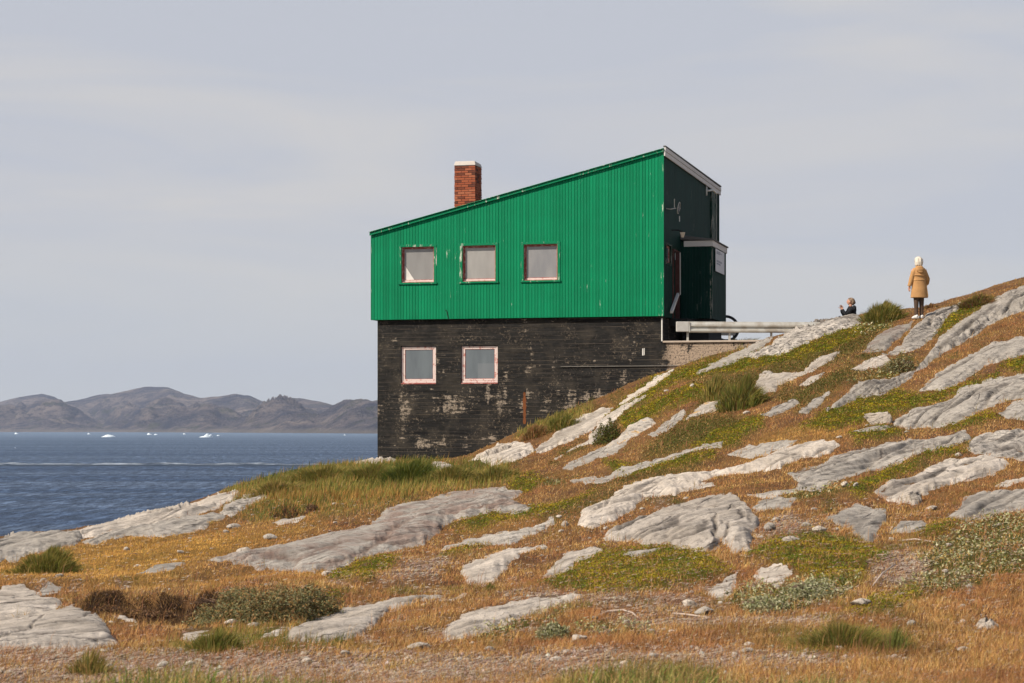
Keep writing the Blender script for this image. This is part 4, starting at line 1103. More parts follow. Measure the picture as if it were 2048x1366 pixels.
# corner boards
MB().box(-0.07, 0.012, -0.012, 0.012, zB_ - 0.005, zT_R - 0.01).build('corner_board', M_GREEN_CHIP, house, 0.004)
MB().box(-Wd - 0.022, -Wd + 0.0, -0.006, 0.02, zB_ - 0.01, ztop(-Wd) - 0.01).build('corner_board', M_GREEN_CHIP, house, 0.003)
MB().box(-0.005, 0.03, L - 0.10, L + 0.02, zB_ + 0.0, zT_R - 0.03).build('corner_board', M_SHADE_GREEN, house, 0.003)
# battered pilaster board near the far corner, seen end-on
py0, _ = sy(1421); py1, _ = sy(1431)
for a, b in ((py0, py0 + (py1 - py0) * .62), (py0 + (py1 - py0) * .72, py1)):
    MB().box(0.004, 0.05, a, b, szz(1426, 482)[1], szz(1426, 381)[1]).build('cover_board', M_SHADE_GREEN_CHIP, house, 0.004)

# ---- roof
OV = 0.05
rf = MB()
zr = lambda x, e: ztop(x) + e
rf.prism([(-Wd - .03, -OV, zr(-Wd - .03, .012)), (0.0, -OV, zr(0, .012)), (0.0, L + .1, zr(0, .012)), (-Wd - .03, L + .1, zr(-Wd - .03, .012))],
         [(-Wd - .03, -OV, zr(-Wd - .03, .06)), (0.0, -OV, zr(0, .06)), (0.0, L + .1, zr(0, .06)), (-Wd - .03, L + .1, zr(-Wd - .03, .06))])
roof = rf.build('roof', M_FELT, house)
MB().prism([(-Wd - .04, -.075, zr(-Wd - .04, -.015)), (0.02, -.075, zr(0.02, -.015)), (0.02, -.052, zr(0.02, -.015)), (-Wd - .04, -.052, zr(-Wd - .04, -.015))],
           [(-Wd - .04, -.075, zr(-Wd - .04, .065)), (0.02, -.075, zr(0.02, .065)), (0.02, -.052, zr(0.02, .065)), (-Wd - .04, -.052, zr(-Wd - .04, .065))]).build('verge_board', M_GREEN_CHIP, house, 0.004)
MB().prism([(-Wd - .045, -.115, zr(-Wd, .068)), (0.02, -.115, zr(0.02, .068)), (0.02, 0.05, zr(0.02, .068)), (-Wd - .045, .05, zr(-Wd, .068))],
           [(-Wd - .045, -.115, zr(-Wd, .084)), (0.02, -.115, zr(0.02, .084)), (0.02, 0.05, zr(0.02, .084)), (-Wd - .045, .05, zr(-Wd, .084))]).build('verge_cap', M_GREEN_CHIP, house, 0.003)
# fascia along the high end, two lapped boards, sagging a little towards the back
def fascia(x0, x1, za, zb, name='fascia'):
    m = MB()
    for k in range(6):
        a = -0.05 + (L + 0.2) * k / 6; b = -0.05 + (L + 0.2) * (k + 1) / 6
        m.box(x0, x1, a + 0.002, b - 0.002, zT_R + za - 0.004 * k, zT_R + zb - 0.004 * k)
    return m.build(name, M_GREYW, house, 0.004)
fascia(0.022, 0.060, -0.13, 0.00); fascia(0.026, 0.075, 0.004, 0.115)
MB().box(0.0, 0.085, -0.06, L + .13, zT_R + .118, zT_R + .165).build('roof_edge', M_FELT, house, 0.01)

# ---- windows of the upper floor
def glass(name, base, smudge):
    t = NT(name); v = t.coord((2.5, 2.5, 0.7))
    c = t.mix(t.ramp(t.noise(v, 1.2, 4, 0.55), [(0.35, 0.0), (0.7, 1.0)]), base, smudge)
    t.base(c, 0.10, 0.6); t.p.inputs['Coat Weight'].default_value = 0.4; t.p.inputs['Coat Roughness'].default_value = 0.03
    return t.m
M_G = [glass('hazy_window_glass', (.19, .185, .18), (.24, .235, .23)), glass('pale_window_glass', (.25, .24, .23), (.31, .30, .285)),
       glass('grey_window_glass', (.185, .185, .195), (.25, .245, .245)), glass('blue_grey_window_glass', (.085, .10, .115), (.12, .14, .155))]
M_CUR = worn('white_curtain', (.62, .60, .57), rough=0.8)
def upper_window(w, gi, label):
    x0, x1, z0, z1 = w
    f = MB()                                         # casing on the boards
    c = CAS
    f.box(x0 - c, x1 + c, -0.018, TH, z1 + 0.001, z1 + c * .8)
    f.box(x0 - c, x0 - 0.001, -0.016, TH, z0 - 0.001, z1 - 0.0005); f.box(x1 + 0.001, x1 + c, -0.016, TH, z0 - 0.001, z1 - 0.0005)
    f.box(x0 - c - 0.01, x1 + c + 0.01, -0.045, TH, z0 - 0.055, z0 - 0.003)
    win = f.build('window', M_GREEN_CHIP, house, 0.003); win['label'] = label
    r = MB(); t = 0.02                               # reveal lining, dark
    r.box(x0, x0 + t, TH + .001, .17, z0, z1); r.box(x1 - t, x1, TH + .001, .17, z0, z1)
    r.box(x0 + t, x1 - t, TH + .001, .17, z1 - t, z1); r.box(x0 + t, x1 - t, TH + .001, .17, z0, z0 + t)
    r.build('reveal', M_RED, win)
    s = MB(); a = 0.035; yy = 0.105
    s.box(x0 + t, x1 - t, yy, yy + .04, z0 + t, z0 + t + a * 1.9); s.box(x0 + t, x1 - t, yy, yy + .04, z1 - t - a, z1 - t)
    s.box(x0 + t, x0 + t + a, yy, yy + .04, z0 + t + a * 1.9, z1 - t - a); s.box(x1 - t - a * .8, x1 - t, yy, yy + .04, z0 + t + a * 1.9, z1 - t - a)
    s.build('frame', M_RED, win, 0.003)
    MB().box(x0 + t + .002, x1 - t - .002, yy - .012, yy - .001, z0 + t + .004, z0 + t + .05).build('frame_rail', M_PINK, win, 0.002)
    MB().box(x0 + t + a, x1 - t - a * .8, yy + .018, yy + .024, z0 + t + a * 1.9, z1 - t - a).build('pane', M_G[gi], win)
    return win, (x0 + t + a, x1 - t - a * .8, z0 + t + a * 1.9, z1 - t - a, yy + .016)
LB = ['left upper window, white curtain edge at its lower left', 'middle upper window, palest pane', 'right upper window, greyest pane']
for k, w in enumerate(UP):
    win, g = upper_window(w, [0, 1, 2][k], LB[k])
    if k == 0:
        a, b, c0, d0, yy = g
        MB().prism([(a + .01, yy, c0), (a + .30, yy, c0), (a + .30, yy + .001, c0), (a + .01, yy + .001, c0)],
                   [(a + .01, yy, c0 + .44), (a + .012, yy, c0 + .43), (a + .012, yy + .001, c0 + .43), (a + .01, yy + .001, c0 + .44)]).build('curtain', M_CUR, win)

# ---- lower floor: black concrete
BX0, BX1 = fx(755, 0.15)[0], -0.10
base = MB()
slab_with_holes(base, BX0, BX1, -1.2, lambda x: zB_ - 0.004, DN, lambda u, n, z: (u, n, z), 0.15, 0.40)
base.box(BX1 - .25, BX1, 0.401, L - .3, -1.2, zB_ - .004)
base.box(BX0, BX0 + .25, 0.401, L - .3, -1.2, zB_ - .004)
base.box(BX0 + .251, BX1 - .251, L - .55, L - .3, -1.2, zB_ - .004)
base.build('basement_wall', M_CONC, house)['label'] = 'black painted board-marked concrete basement with flaked patches'
MB().box(BX0 + .02, BX1 - .02, .40, .42, -1.2, zB_ - .02).build('basement_backing', M_DARK, house)
def lower_window(w, label):
    x0, x1, z0, z1 = w; win = MB(); t = 0.075; y0 = 0.20; 
    x0 += .006; x1 -= .004; z1 -= .02; z0 += .004
    win.box(x0, x1, y0, y0 + .06, z1 - t * .6, z1); win.box(x0, x1, y0, y0 + .06, z0, z0 + t * .8)
    win.box(x0, x0 + t * .65, y0, y0 + .06, z0 + t * .8, z1 - t * .6); win.box(x1 - t * .65, x1, y0, y0 + .06, z0 + t * .8, z1 - t * .6)
    o = win.build('window', M_PINK, house, 0.006); o['label'] = label
    i0, i1, k0, k1 = x0 + t * .65 + .004, x1 - t * .65 - .004, z0 + t * .8 + .004, z1 - t * .6 - .004; s = MB(); a = 0.05; y1 = y0 + .016
    s.box(i0, i1, y1, y1 + .04, k1 - a * .8, k1); s.box(i0, i1, y1, y1 + .04, k0, k0 + a); s.box(i0, i0 + a, y1, y1 + .04, k0 + a, k1 - a * .8); s.box(i1 - a, i1, y1, y1 + .04, k0 + a, k1 - a * .8)
    s.build('sash', M_PINK, o, 0.004)
    r = MB(); b = 0.010
    r.box(i0 + a, i1 - a, y1 + .012, y1 + .035, k1 - a * .8 - b, k1 - a * .8); r.box(i0 + a, i1 - a, y1 + .012, y1 + .035, k0 + a, k0 + a + b)
    r.box(i0 + a, i0 + a + b, y1 + .012, y1 + .035, k0 + a + b, k1 - a * .8 - b); r.box(i1 - a - b, i1 - a, y1 + .012, y1 + .035, k0 + a + b, k1 - a * .8 - b)
    r.build('glazing_bead', M_RED, o)
    MB().box(i0 + a + b, i1 - a - b, y1 + .02, y1 + .026, k0 + a + b, k1 - a * .8 - b).build('pane', M_G[3], o)
    MB().box(x0 - .0, x1 + .0, .145, .20, z0 - .03, z0 - .003).build('sill', M_RED, o)
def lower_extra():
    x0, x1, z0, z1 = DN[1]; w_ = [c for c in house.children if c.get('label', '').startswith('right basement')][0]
    MB().box(x0 + (x1 - x0) * .44, x1 - .12, .232, .2335, z0 + .13, z0 + (z1 - z0) * .52).build('painted_reflection', glass('painted_reflection_glass', (.115, .13, .145), (.14, .155, .17)), w_)  # paler rectangle on the pane imitates a reflection
lower_window(DN[0], 'left basement window in a flaking pink frame'); lower_window(DN[1], 'right basement window in a flaking pink frame')
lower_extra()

# rust stain below a pipe stub, a pale tag, the long steel ledge
def on_front(p, q): a, z = fz(p, q, 0.15); return a, z
a, z = on_front(1049, 782)
st = MB(); st.tube([(a, .155, z), (a, .11, z)], .025, 10); pipe = st.build('drain_stub', M_DARK, house)
M_RUST = worn('rust_stain', (.17, .058, .022), (.10, .05, .03), 8, 0.9, 0.1)
a0, zt_ = on_front(1049, 784); _, zb2 = on_front(1049, 848)
V = []; N = 14
for k in range(N + 1):
    f = k / N; ww = 0.022 + 0.028 * math.sin(min(1, f * 1.7) * math.pi * .8) + 0.012 * math.sin(k * 2.1)
    V += [(a0 - ww, .1475, zt_ + (zb2 - zt_) * f), (a0 + ww, .1475, zt_ + (zb2 - zt_) * f)]
link('rust_stain', np_mesh('rust_stain', np.array(V), np.array([(2*k, 2*k+2, 2*k+3, 2*k+1) for k in range(N)]), smooth=False), M_RUST, house)
a, z = on_front(1284.5, 697); _, z2 = on_front(1284.5, 711); MB().box(a, a + .035, .14, .149, z2, z).box(a + .05, a + .07, .14, .149, z2 + .01, z + .01).build('wall_tag', M_WHITEP, house)
a, z = on_front(1122, 733); a1, z2 = fx(1355, .15)[0], 0
MB().box(a, a1, .11, .149, z - .014, z + .008).build('ledge', worn('dull_steel_ledge', (.16, .15, .135), (.07, .06, .05), 4), house, 0.003)
# small hooked bracket low on the boards
a, z = fz(897, 637); b, z2 = fz(893, 622)
MB().tube([(a, -.012, z + .0), (b + .01, -.02, z2), (b - .01, -.05, z2 + .03), (b - .035, -.05, z2 + .015)], .011, 6).build('hook', M_DARK, house)

# ---- chimney
cy = 3.3
def chx(px, off): return fx(px, off)[0]
cx0, cx1 = chx(908.5, cy), chx(950.5, cy); dC = fx(930, cy)[1]
ctop = (HOR - 322) * dC / F + CZ - ZB; ccap = (HOR - 331) * dC / F + CZ - ZB
cl = 0.76
def brick_mat():
    t = NT('red_brick'); v = t.coord()
    at = t.n('ShaderNodeAttribute', attribute_name='tint')
    col = t.ramp(at.outputs['Fac'], [(0.0, (.06, .028, .022)), (0.16, (.13, .04, .025)), (0.3, (.27, .070, .034)), (0.8, (.34, .098, .046)), (1.0, (.38, .14, .075))])
    col = t.mix(t.math('MULTIPLY', t.noise(v, 30, 4, 0.7), 0.5), col, (.20, .07, .04))
    t.base(col, 0.9, 0.15); t.bump(t.noise(v, 60, 3), 0.4, 0.01); return t.m
def chimney():
    V = []; Fq = []; T = []; r = random.Random(4)
    zlo = ztop((cx0 + cx1) / 2) - 0.3; ch = 0.073; n = int((ccap - zlo) / ch)
    def bx(x0, x1, y0, y1, z0, z1, t):
        k = len(V)
        V.extend([(x0,y0,z0),(x1,y0,z0),(x1,y1,z0),(x0,y1,z0),(x0,y0,z1),(x1,y0,z1),(x1,y1,z1),(x0,y1,z1)]); T.extend([t] * 8)
        Fq.extend([tuple(k + i for i in q) for q in ((0,3,2,1),(4,5,6,7),(0,1,5,4),(1,2,6,5),(2,3,7,6),(3,0,4,7))])
    for i in range(n):
        z0 = ccap - (i + 1) * ch; z1 = z0 + ch - 0.014
        for side in range(4):
            ln = (cx1 - cx0) if side < 2 else cl
            bl = 0.225; off = (0.1125 if i % 2 else 0) + (0.02 if side % 2 else 0)
            u = -off
            while u < ln - 0.01:
                a = max(0, u) + 0.006; b = min(ln, u + bl) - 0.006; u += bl
                if b - a < 0.02: continue
                e = r.uniform(-.006, .006); t = r.random()
                if side == 0: bx(cx0 + a, cx0 + b, cy + e, cy + .1, z0, z1, t)
                elif side == 1: bx(cx0 + a, cx0 + b, cy + cl - .1, cy + cl + e, z0, z1, t)
                elif side == 2: bx(cx1 - .1 + .001, cx1 + e, cy + a, cy + b, z0 + .0005, z1 + .0005, t)
                else: bx(cx0 - e, cx0 + .1 - .001, cy + a, cy + b, z0 + .0005, z1 + .0005, t)
    ob = link('chimney', np_mesh('chimney', np.array(V), np.array(Fq), np.repeat(np.array(T)[:, None], 3, 1), smooth=False), brick_mat(), roof)
    MB().box(cx0 + .018, cx1 - .018, cy + .018, cy + cl - .018, zlo, ccap).build('mortar', worn('mortar', (.07, .055, .045)), ob)
    cap = MB(); e = .012
    cap.prism([(cx0 - e, cy - e, ccap + .002), (cx1 + e, cy - e, ccap + .002), (cx1 + e, cy + cl + e, ccap + .002), (cx0 - e, cy + cl + e, ccap + .002)],
              [(cx0 + .02, cy + .02, ctop), (cx1 - .02, cy + .02, ctop), (cx1 - .02, cy + cl - .02, ctop - .02), (cx0 + .02, cy + cl - .02, ctop - .02)])
    cap.build('chimney_cap', worn('cap_mortar', (.50, .45, .41), (.36, .32, .29), 6), ob, 0.012)
chimney()

# ---- side wall furniture
x0, x1, z0, z1 = WINSIDE
w = MB(); c = .055
w.box(-.005, .02, x0 - c, x1 + c, z1, z1 + c); w.box(-.005, .02, x0 - c, x1 + c, z0 - c, z0); w.box(-.005, .018, x0 - c, x0, z0 + .001, z1 - .001); w.box(-.005, .018, x1, x1 + c, z0 + .001, z1 - .001)
o = w.build('window', M_SHADE_GREEN_CHIP, house, 0.003); o['label'] = 'small window in the shaded end wall beside the door'
s = MB(); s.box(-.09, -.05, x0, x1, z0, z0 + .05); s.box(-.09, -.05, x0, x1, z1 - .05, z1); s.box(-.09, -.05, x0, x0 + .05, z0 + .05, z1 - .05); s.box(-.09, -.05, x1 - .05, x1, z0 + .05, z1 - .05)
s.build('frame', M_RED, o)
MB().box(-.075, -.068, x0 + .05, x1 - .05, z0 + .05, z1 - .05).build('pane', M_G[3], o)
x0, x1, z0, z1 = DOOR; z0 += .06
d_ = MB().box(-.14, -.095, x0 + .045, x1 - .045, z0 + .01, z1 - .045).build('door', M_SHADE_GREEN, house, 0.004)
f = MB(); f.box(-.16, .03, x1 - .045, x1, z0, z1); f.box(-.16, .03, x0, x0 + .045, z0, z1); f.box(-.16, .03, x0 + .045, x1 - .045, z1 - .045, z1)
f.build('door_frame', worn('dark_red_door_frame', (.07, .022, .018), (.12, .06, .05), 7), house, 0.003)
ny0, nz1 = szz(1350.2, 502.5, -.09); ny1, nz0 = szz(1353.6, 521, -.09)
MB().box(-.094, -.088, ny0, ny1, nz0, nz1).build('notice', worn('paper', (.52, .56, .60)), d_)
hy, hz2 = szz(1353.3, 570, -.08); MB().box(-.094, -.06, hy - .02, hy + .02, hz2 - .06, hz2 + .06).tube([(-.06, hy, hz2), (-.05, hy - .12, hz2)], .012, 6).build('handle', M_GALV, d_)
# white bar hanging from the door frame
b0, q0 = szz(1356.8, 588, .06); b1, q1 = szz(1343.6, 624, .12)
MB().tube([(.045, x1 - .02, szz(1357, 505)[1]), (.05, x1 - .02, q0)], .014, 6).tube([(.05, b0, q0), (.11, b1, q1)], [.05, .055], 4).build('door_bar', M_WHITEP, house)
MB().box(-.10, .45, x0 - .05, x1 + .15, z0 - .22, z0 - .01).build('doorstep', M_DARK, house)
# porch
pw = 0.963; pL0 = 2.77; pL1 = 5.55
pzb = zB_ + 0.06; ptop = szz(1424, 492, pw)[1]; pft = szz(1424, 480, pw)[1]
porch = MB().box(0.03, pw - TH - .002, pL0 + TH + .002, pL1 - .02, pzb + .02, pft - .03).build('porch', M_BACK, house)
siding('porch_wall', 0.03, pw - .05, pzb, lambda u: ptop + .02, [], M_SHADE_GREEN_CHIP if False else M_SHADE_GREEN, porch, lambda u, n, z: (u, pL0 + TH - n, z), gap=0.012)
siding('porch_wall', pL0 + .05, pL1, pzb, lambda u: ptop + .02, [], M_SHADE_GREEN, porch, lambda u, n, z: (pw - TH + n, u, z), gap=0.012)
siding('porch_wall', 0.03, pw, pzb, lambda u: ptop + .02, [], M_SHADE_GREEN, porch, lambda u, n, z: (u, pL1 - TH + n, z), gap=0.012)
MB().box(pw - .06, pw + .006, pL0 - .006, pL0 + .055, pzb - .005, ptop).build('corner_board', M_SHADE_GREEN_CHIP, porch, 0.003)
MB().box(.12, pw + .035, pL0 - .035, pL0 - .004, ptop - .005, pft - .012).build('fascia', M_GREYW, porch, 0.003)
MB().box(pw + .004, pw + .034, pL0 - .002, pL1 + .03, ptop - .005, pft - .012).build('fascia', M_GREYW, porch, 0.003)
MB().prism([(.02, pL0 - .08, pft + .03), (pw + .07, pL0 - .08, pft - .01), (pw + .07, pL1 + .06, pft - .01), (.02, pL1 + .06, pft + .03)],
           [(.02, pL0 - .08, pft + .16), (pw + .07, pL0 - .08, pft + .03), (pw + .07, pL1 + .06, pft + .03), (.02, pL1 + .06, pft + .16)]).build('porch_roof', M_FELT, porch, 0.006)
MB().box(.03, pw - .12, pL0 + .15, pL1 - .15, 2.62 + ZB - ZB + 1.55, pzb).build('porch_plinth', M_DARK, porch)
# dish, bracket lamp, spotlight
dy, dz = szz(1357.5, 416, .25)
dish = MB(); N = 20; rr = 0.165
for k in range(N):
    a = 2 * math.pi * k / N; 
dring = MB().tube([(.25 + .03 * math.sin(2 * math.pi * k / N), dy + rr * math.cos(2 * math.pi * k / N) * 1.0, dz + rr * math.sin(2 * math.pi * k / N)) for k in range(N + 1)], .011, 6, cap=False)
dring.tube([(.25, dy - rr, dz), (.27, dy + rr, dz)], .009, 6)
ant = dring.build('aerial', M_GALV, house, smooth=True)
ay, az = szz(1336, 417, .05)
MB().tube([(-.0, ay, az), (.12, ay, az - .02), (.2, dy - rr, dz - .02)], .012, 6).tube([(.2, dy - rr - .28, dz - .03), (.2, dy - rr - .28, dz + .22)], .014, 6).build('aerial_arm', M_GALV, ant)
dk = []
me = bpy.data.meshes.new('aerial_dish')
V = [(.275, dy, dz)]; Fd = []
for j, (r_, h_) in enumerate(((.07, .268), (.155, .245))):
    for k in range(16): V.append((h_, dy + r_ * math.cos(k * math.pi / 8), dz + r_ * math.sin(k * math.pi / 8)))
for k in range(16):
    Fd.append((0, 1 + k, 1 + (k + 1) % 16)); Fd.append((1 + k, 17 + k, 17 + (k + 1) % 16, 1 + (k + 1) % 16))
me.from_pydata(V, [], Fd); link('aerial_dish', me, worn('grey_mesh_dish', (.10, .11, .12)), ant)
ly, lz = szz(1418, 381, .1); ly2, _ = szz(1430, 381, .1)
MB().tube([(-.0, ly, lz), (.10, ly + .05, lz + .0), (.17, ly + .35, lz + .05), (.16, ly2 - .05, lz + .03)], [.03, .03, .028, .04], 8).tube([(.02, ly, lz - .16), (.02, ly, lz + .13)], .028, 8).build('wall_bracket', M_WHITEP, house, smooth=True)
sy1, sz1 = szz(1366.5, 468, .35)
sp = MB().prism([(.30, sy1 - .03, sz1 - .10), (.36, sy1 - .03, sz1 - .10), (.36, sy1 + .03, sz1 - .10), (.30, sy1 + .03, sz1 - .10)],
                [(.26, sy1 - .06, sz1 + .05), (.40, sy1 - .06, sz1 + .05), (.40, sy1 + .06, sz1 + .05), (.26, sy1 + .06, sz1 + .05)]).build('wall_lamp', worn('cream_lamp_shade', (.66, .56, .44)), house, 0.005)
MB().tube([(0, sy1 + .03, sz1 + .12), (.2, sy1 + .03, sz1 + .12), (.32, sy1, sz1 + .055)], .018, 6).build('lamp_arm', M_DARK, sp)
ty_, tz_ = szz(1359, 437, .01); MB().box(0.0, .02, ty_ - .03, ty_ + .03, tz_ - .09, tz_ + .07).build('junction_box', M_WHITEP, house)
# notice board on the porch
gy0, gz1 = szz(1430.3, 497, pw + .03); gy1, _ = szz(1447.5, 500, pw + .03); gz0 = szz(1439, 546, pw + .03)[1]
sg = thing('notice_board', 'white printed notice board fixed to the green porch below its fascia', 'sign', (0, 0, 0))
def to_world(o): o.parent = sg
bd = MB().box(pw + .036, pw + .05, gy0, gy1, gz0, gz1 - .0).build('board', worn('white_board', (.60, .61, .64), (.52, .53, .56), 3), sg, 0.003)
tx = MB(); rr_ = random.Random(9)
for row, (zf, n) in enumerate(((.10, 9), (.145, 12), (.19, 7), (.50, 12), (.545, 13), (.62, 8), (.655, 9))):
    u = gy0 + (gy1 - gy0) * .10
    for k in range(n):
        ww = rr_.uniform(.03, .085)
        if u + ww > gy1 - (gy1 - gy0) * .10: break
        zc = gz1 - (gz1 - gz0) * zf
        tx.box(pw + .0505, pw + .053, u, u + ww, zc - .012, zc + .010); u += ww + .03
tx.build('printed_text', worn('grey_print', (.22, .24, .30)), sg)
sg.location = house.location; sg.rotation_euler = house.rotation_euler
# ---- terrace and retaining wall
tz = (HOR - 682) * 61.2 / F + CZ - ZB
tx1 = fx(1545, 0.15)[0]
ter = thing('terrace', 'concrete entrance terrace with a flaking retaining wall right of the house', 'terrace', (X0, Y0, ZB), -ANG)
MB().box(BX1 + .004, tx1, .152, .40, -1.0, tz - .06).build('retaining_wall', M_CONC, ter)
MB().box(BX1 + .05, tx1, .40, 8.5, tz - .35, tz - .06).build('fill', worn('packed_earth', (.12, .09, .07)), ter)
MB().box(BX1 + .06, tx1 + .02, .09, 8.6, tz - .055, tz).build('slab', worn('terrace_concrete', (.40, .33, .27), (.24, .19, .15), 4), ter, 0.008)
MB().tube([(BX1 + .035, .12, tz - .01), (BX1 + .035, .12, zB_ - .06)], .022, 8).build('corner_post', M_WHITEP, ter)

# ---- crash barrier
gd0 = 61.0; gx0 = (1352 - 1024) / F * gd0; gz_t = (HOR - 643) * gd0 / F + CZ; gd1 = 61.3; gx1 = (1640 - 1024) / F * gd1
gr = thing('crash_barrier', 'galvanised crash barrier along the terrace edge, ending in a box', 'barrier', (gx0, gd0, gz_t - .75), math.atan2(gd1 - gd0, gx1 - gx0))
gl = math.hypot(gx1 - gx0, gd1 - gd0)
prof = [(0, .75), (-.035, .74), (-.045, .70), (-.08, .665), (-.08, .615), (-.02, .58), (-.02, .555), (-.08, .52), (-.08, .47), (-.045, .445), (-.02, .435)]
V = []; Fg = []
for xx in (0.36, gl):
    for (yy, zz) in prof: V.append((xx, yy, zz))
    for (yy, zz) in prof[::-1]: V.append((xx, yy + .006, zz))
n = len(prof) * 2
for k in range(n): Fg.append((k, (k + 1) % n, n + (k + 1) % n, n + k))
me = bpy.data.meshes.new('rail'); me.from_pydata(V, [], Fg); link('rail', me, M_GALV, gr)
MB().box(0, .36, -.10, .02, .455, .745).build('end_box', worn('concrete_grey_box', (.46, .45, .43), (.33, .31, .29), 8), gr, 0.012)
MB().box(.36, .39, -.10, .01, .44, .735).build('end_plate', M_GALV, gr)
for k, xx in enumerate(np.linspace(.34, gl - .2, 4)):
    MB().box(xx - .03, xx + .03, .0, .06, -.15, .70).build('post', M_GALV, gr, 0.004)
# ---- hoop and plank behind the barrier
hd = 67.5; hx = (1452 - 1024) / F * hd; hz3 = (HOR - 657) * hd / F + CZ; r0 = 24.5 / F * hd
o = MB().tube([(r0 * math.cos(a), r0 * math.sin(a) * .25, r0 * math.sin(a)) for a in np.linspace(0, 2 * math.pi, 41)], .045, 10, cap=False).build('hose_loop', M_BLACKR, smooth=True)
o.location = (hx, hd, hz3); tag(o, 'thick black hose loop standing up behind the crash barrier beside the porch', 'hose')
pz = (HOR - 671) * 68.5 / F + CZ
o = MB().box(0, 47 / F * 68.5, -.02, .02, 0, .155).build('plank', worn('cream_plank', (.62, .56, .48), (.50, .44, .36), 3), bevel=0.004)
o.location = ((1427.5 - 1024) / F * 68.5, 68.5, pz); tag(o, 'cream painted plank seen through the black hose loop', 'plank')
o2 = MB().box(.04, .10, .021, .08, -.5, .15).box(.62, .68, .021, .08, -.5, .15).build('plank_post', M_DARK, o)
# ------------------------------------------------------------------ people
def blob(bm, c, r, rot=None, seg=16):
    m = Matrix.Translation(c) @ (rot or Matrix.Identity(4)) @ Matrix.Diagonal((*r, 1))
    bmesh.ops.create_uvsphere(bm, u_segments=seg, v_segments=seg // 2 + 2, radius=1, matrix=m)
def limb(bm, pts, rad, seg=14, flat=None):
    """tapered limb through pts; flat = per-point (side, front) radii allowed"""
    pts = [Vector(p) for p in pts]; rings = []
    for i, p in enumerate(pts):
        t = (pts[min(i + 1, len(pts) - 1)] - pts[max(i - 1, 0)]).normalized()
        ref = Vector((1, 0, 0)) if abs(t.x) < 0.9 else Vector((0, 1, 0))
        u = (ref - t * ref.dot(t)).normalized(); w = t.cross(u)
        r = rad[i] if isinstance(rad[i], tuple) else (rad[i], rad[i])
        rings.append([bm.verts.new(p + u * math.cos(2 * math.pi * k / seg) * r[0] + w * math.sin(2 * math.pi * k / seg) * r[1]) for k in range(seg)])
    for a, b in zip(rings[:-1], rings[1:]):
        for k in range(seg): bm.faces.new((a[k], a[(k + 1) % seg], b[(k + 1) % seg], b[k]))
    bm.faces.new(rings[0][::-1]); bm.faces.new(rings[-1])
def fuse(name, bm, mat, parent, voxel=0.010, smooth=2):
    bmesh.ops.recalc_face_normals(bm, faces=bm.faces)
    me = bpy.data.meshes.new(name); bm.to_mesh(me); bm.free()
    o = link(name, me, mat, parent)
    m = o.modifiers.new('fuse', 'REMESH'); m.mode = 'VOXEL'; m.voxel_size = voxel; m.use_smooth_shade = True
    if smooth:
        s = o.modifiers.new('soft', 'SMOOTH'); s.iterations = smooth; s.factor = 0.5
    return o
M_SKIN = worn('skin', (.50, .27, .19), (.44, .20, .14), 8, 0.55, 0.35, amt=0.4)
M_HAIRW = worn('white_hair', (.62, .56, .47), (.42, .37, .31), 30, 0.6, 0.3, amt=0.7)
M_HAIRB = worn('blonde_grey_hair', (.27, .19, .13), (.10, .07, .05), 30, 0.6, 0.3, amt=0.8)
M_TAN = worn('tan_coat_cloth', (.45, .25, .105), (.28, .15, .065), 5, 0.85, 0.15, amt=0.7)
M_TROU = worn('brown_trousers', (.085, .055, .038), (.06, .04, .03), 10, 0.9, 0.1)
M_SHOE = worn('white_shoes', (.66, .65, .64), (.5, .49, .48), 12, 0.6, 0.3)
M_BLK = worn('black_jacket_cloth', (.010, .011, .014), (.02, .02, .024), 8, 0.8, 0.2)

def hand(bm, wrist, d, palm_n, size=1.0, curl=0.5):
    """palm, four fingers of unequal length and a thumb from the side; d = direction of the fingers"""
    d = Vector(d).normalized(); n = Vector(palm_n).normalized(); s = d.cross(n).normalized(); w = Vector(wrist)
    limb(bm, [w, w + d * .035 * size, w + d * .085 * size], [(.022, .016), (.036, .015), (.038, .013)], 10)
    for k, ln in enumerate((.068, .078, .073, .055)):
        b = w + d * .078 * size + s * (k - 1.5) * .019
        p1 = b + d * ln * .45; q = (d * (1 - curl * .5) + n * curl).normalized(); p2 = p1 + q * ln * .32; q2 = (d * (1 - curl) + n * curl * 1.5).normalized()
        limb(bm, [b, p1, p2, p2 + q2 * ln * .25], [.0095, .009, .0085, .007], 8)
    b = w + d * .025 + s * -.030
    limb(bm, [b, b + (d * .6 - s * .7 + n * .4) * .035, b + (d * .9 - s * .75 + n * .6) * .055], [.012, .011, .009], 8)

def head(bm, c, fwd, sc=1.0):
    c = Vector(c); f = Vector(fwd).normalized(); r = f.cross(Vector((0, 0, 1))).normalized(); u = Vector((0, 0, 1))
    rot = Matrix((( r.x, f.x, u.x, 0), (r.y, f.y, u.y, 0), (r.z, f.z, u.z, 0), (0, 0, 0, 1)))
    blob(bm, c, (.075 * sc, .093 * sc, .105 * sc), rot, 20)
    blob(bm, c + f * .035 - u * .055, (.052, .052, .055), rot)               # jaw
    blob(bm, c + f * .10 - u * .012, (.013, .018, .024), rot, 8)             # nose
    blob(bm, c + f * .094 - u * .052, (.024, .010, .008), rot, 8)            # lips
    blob(bm, c + f * .080 + u * .026, (.045, .018, .012), rot, 8)            # brow
    for sg_ in (-1, 1): blob(bm, c + r * .076 * sg_ - u * .008, (.008, .02, .03), rot, 8)
    return f, r, rot

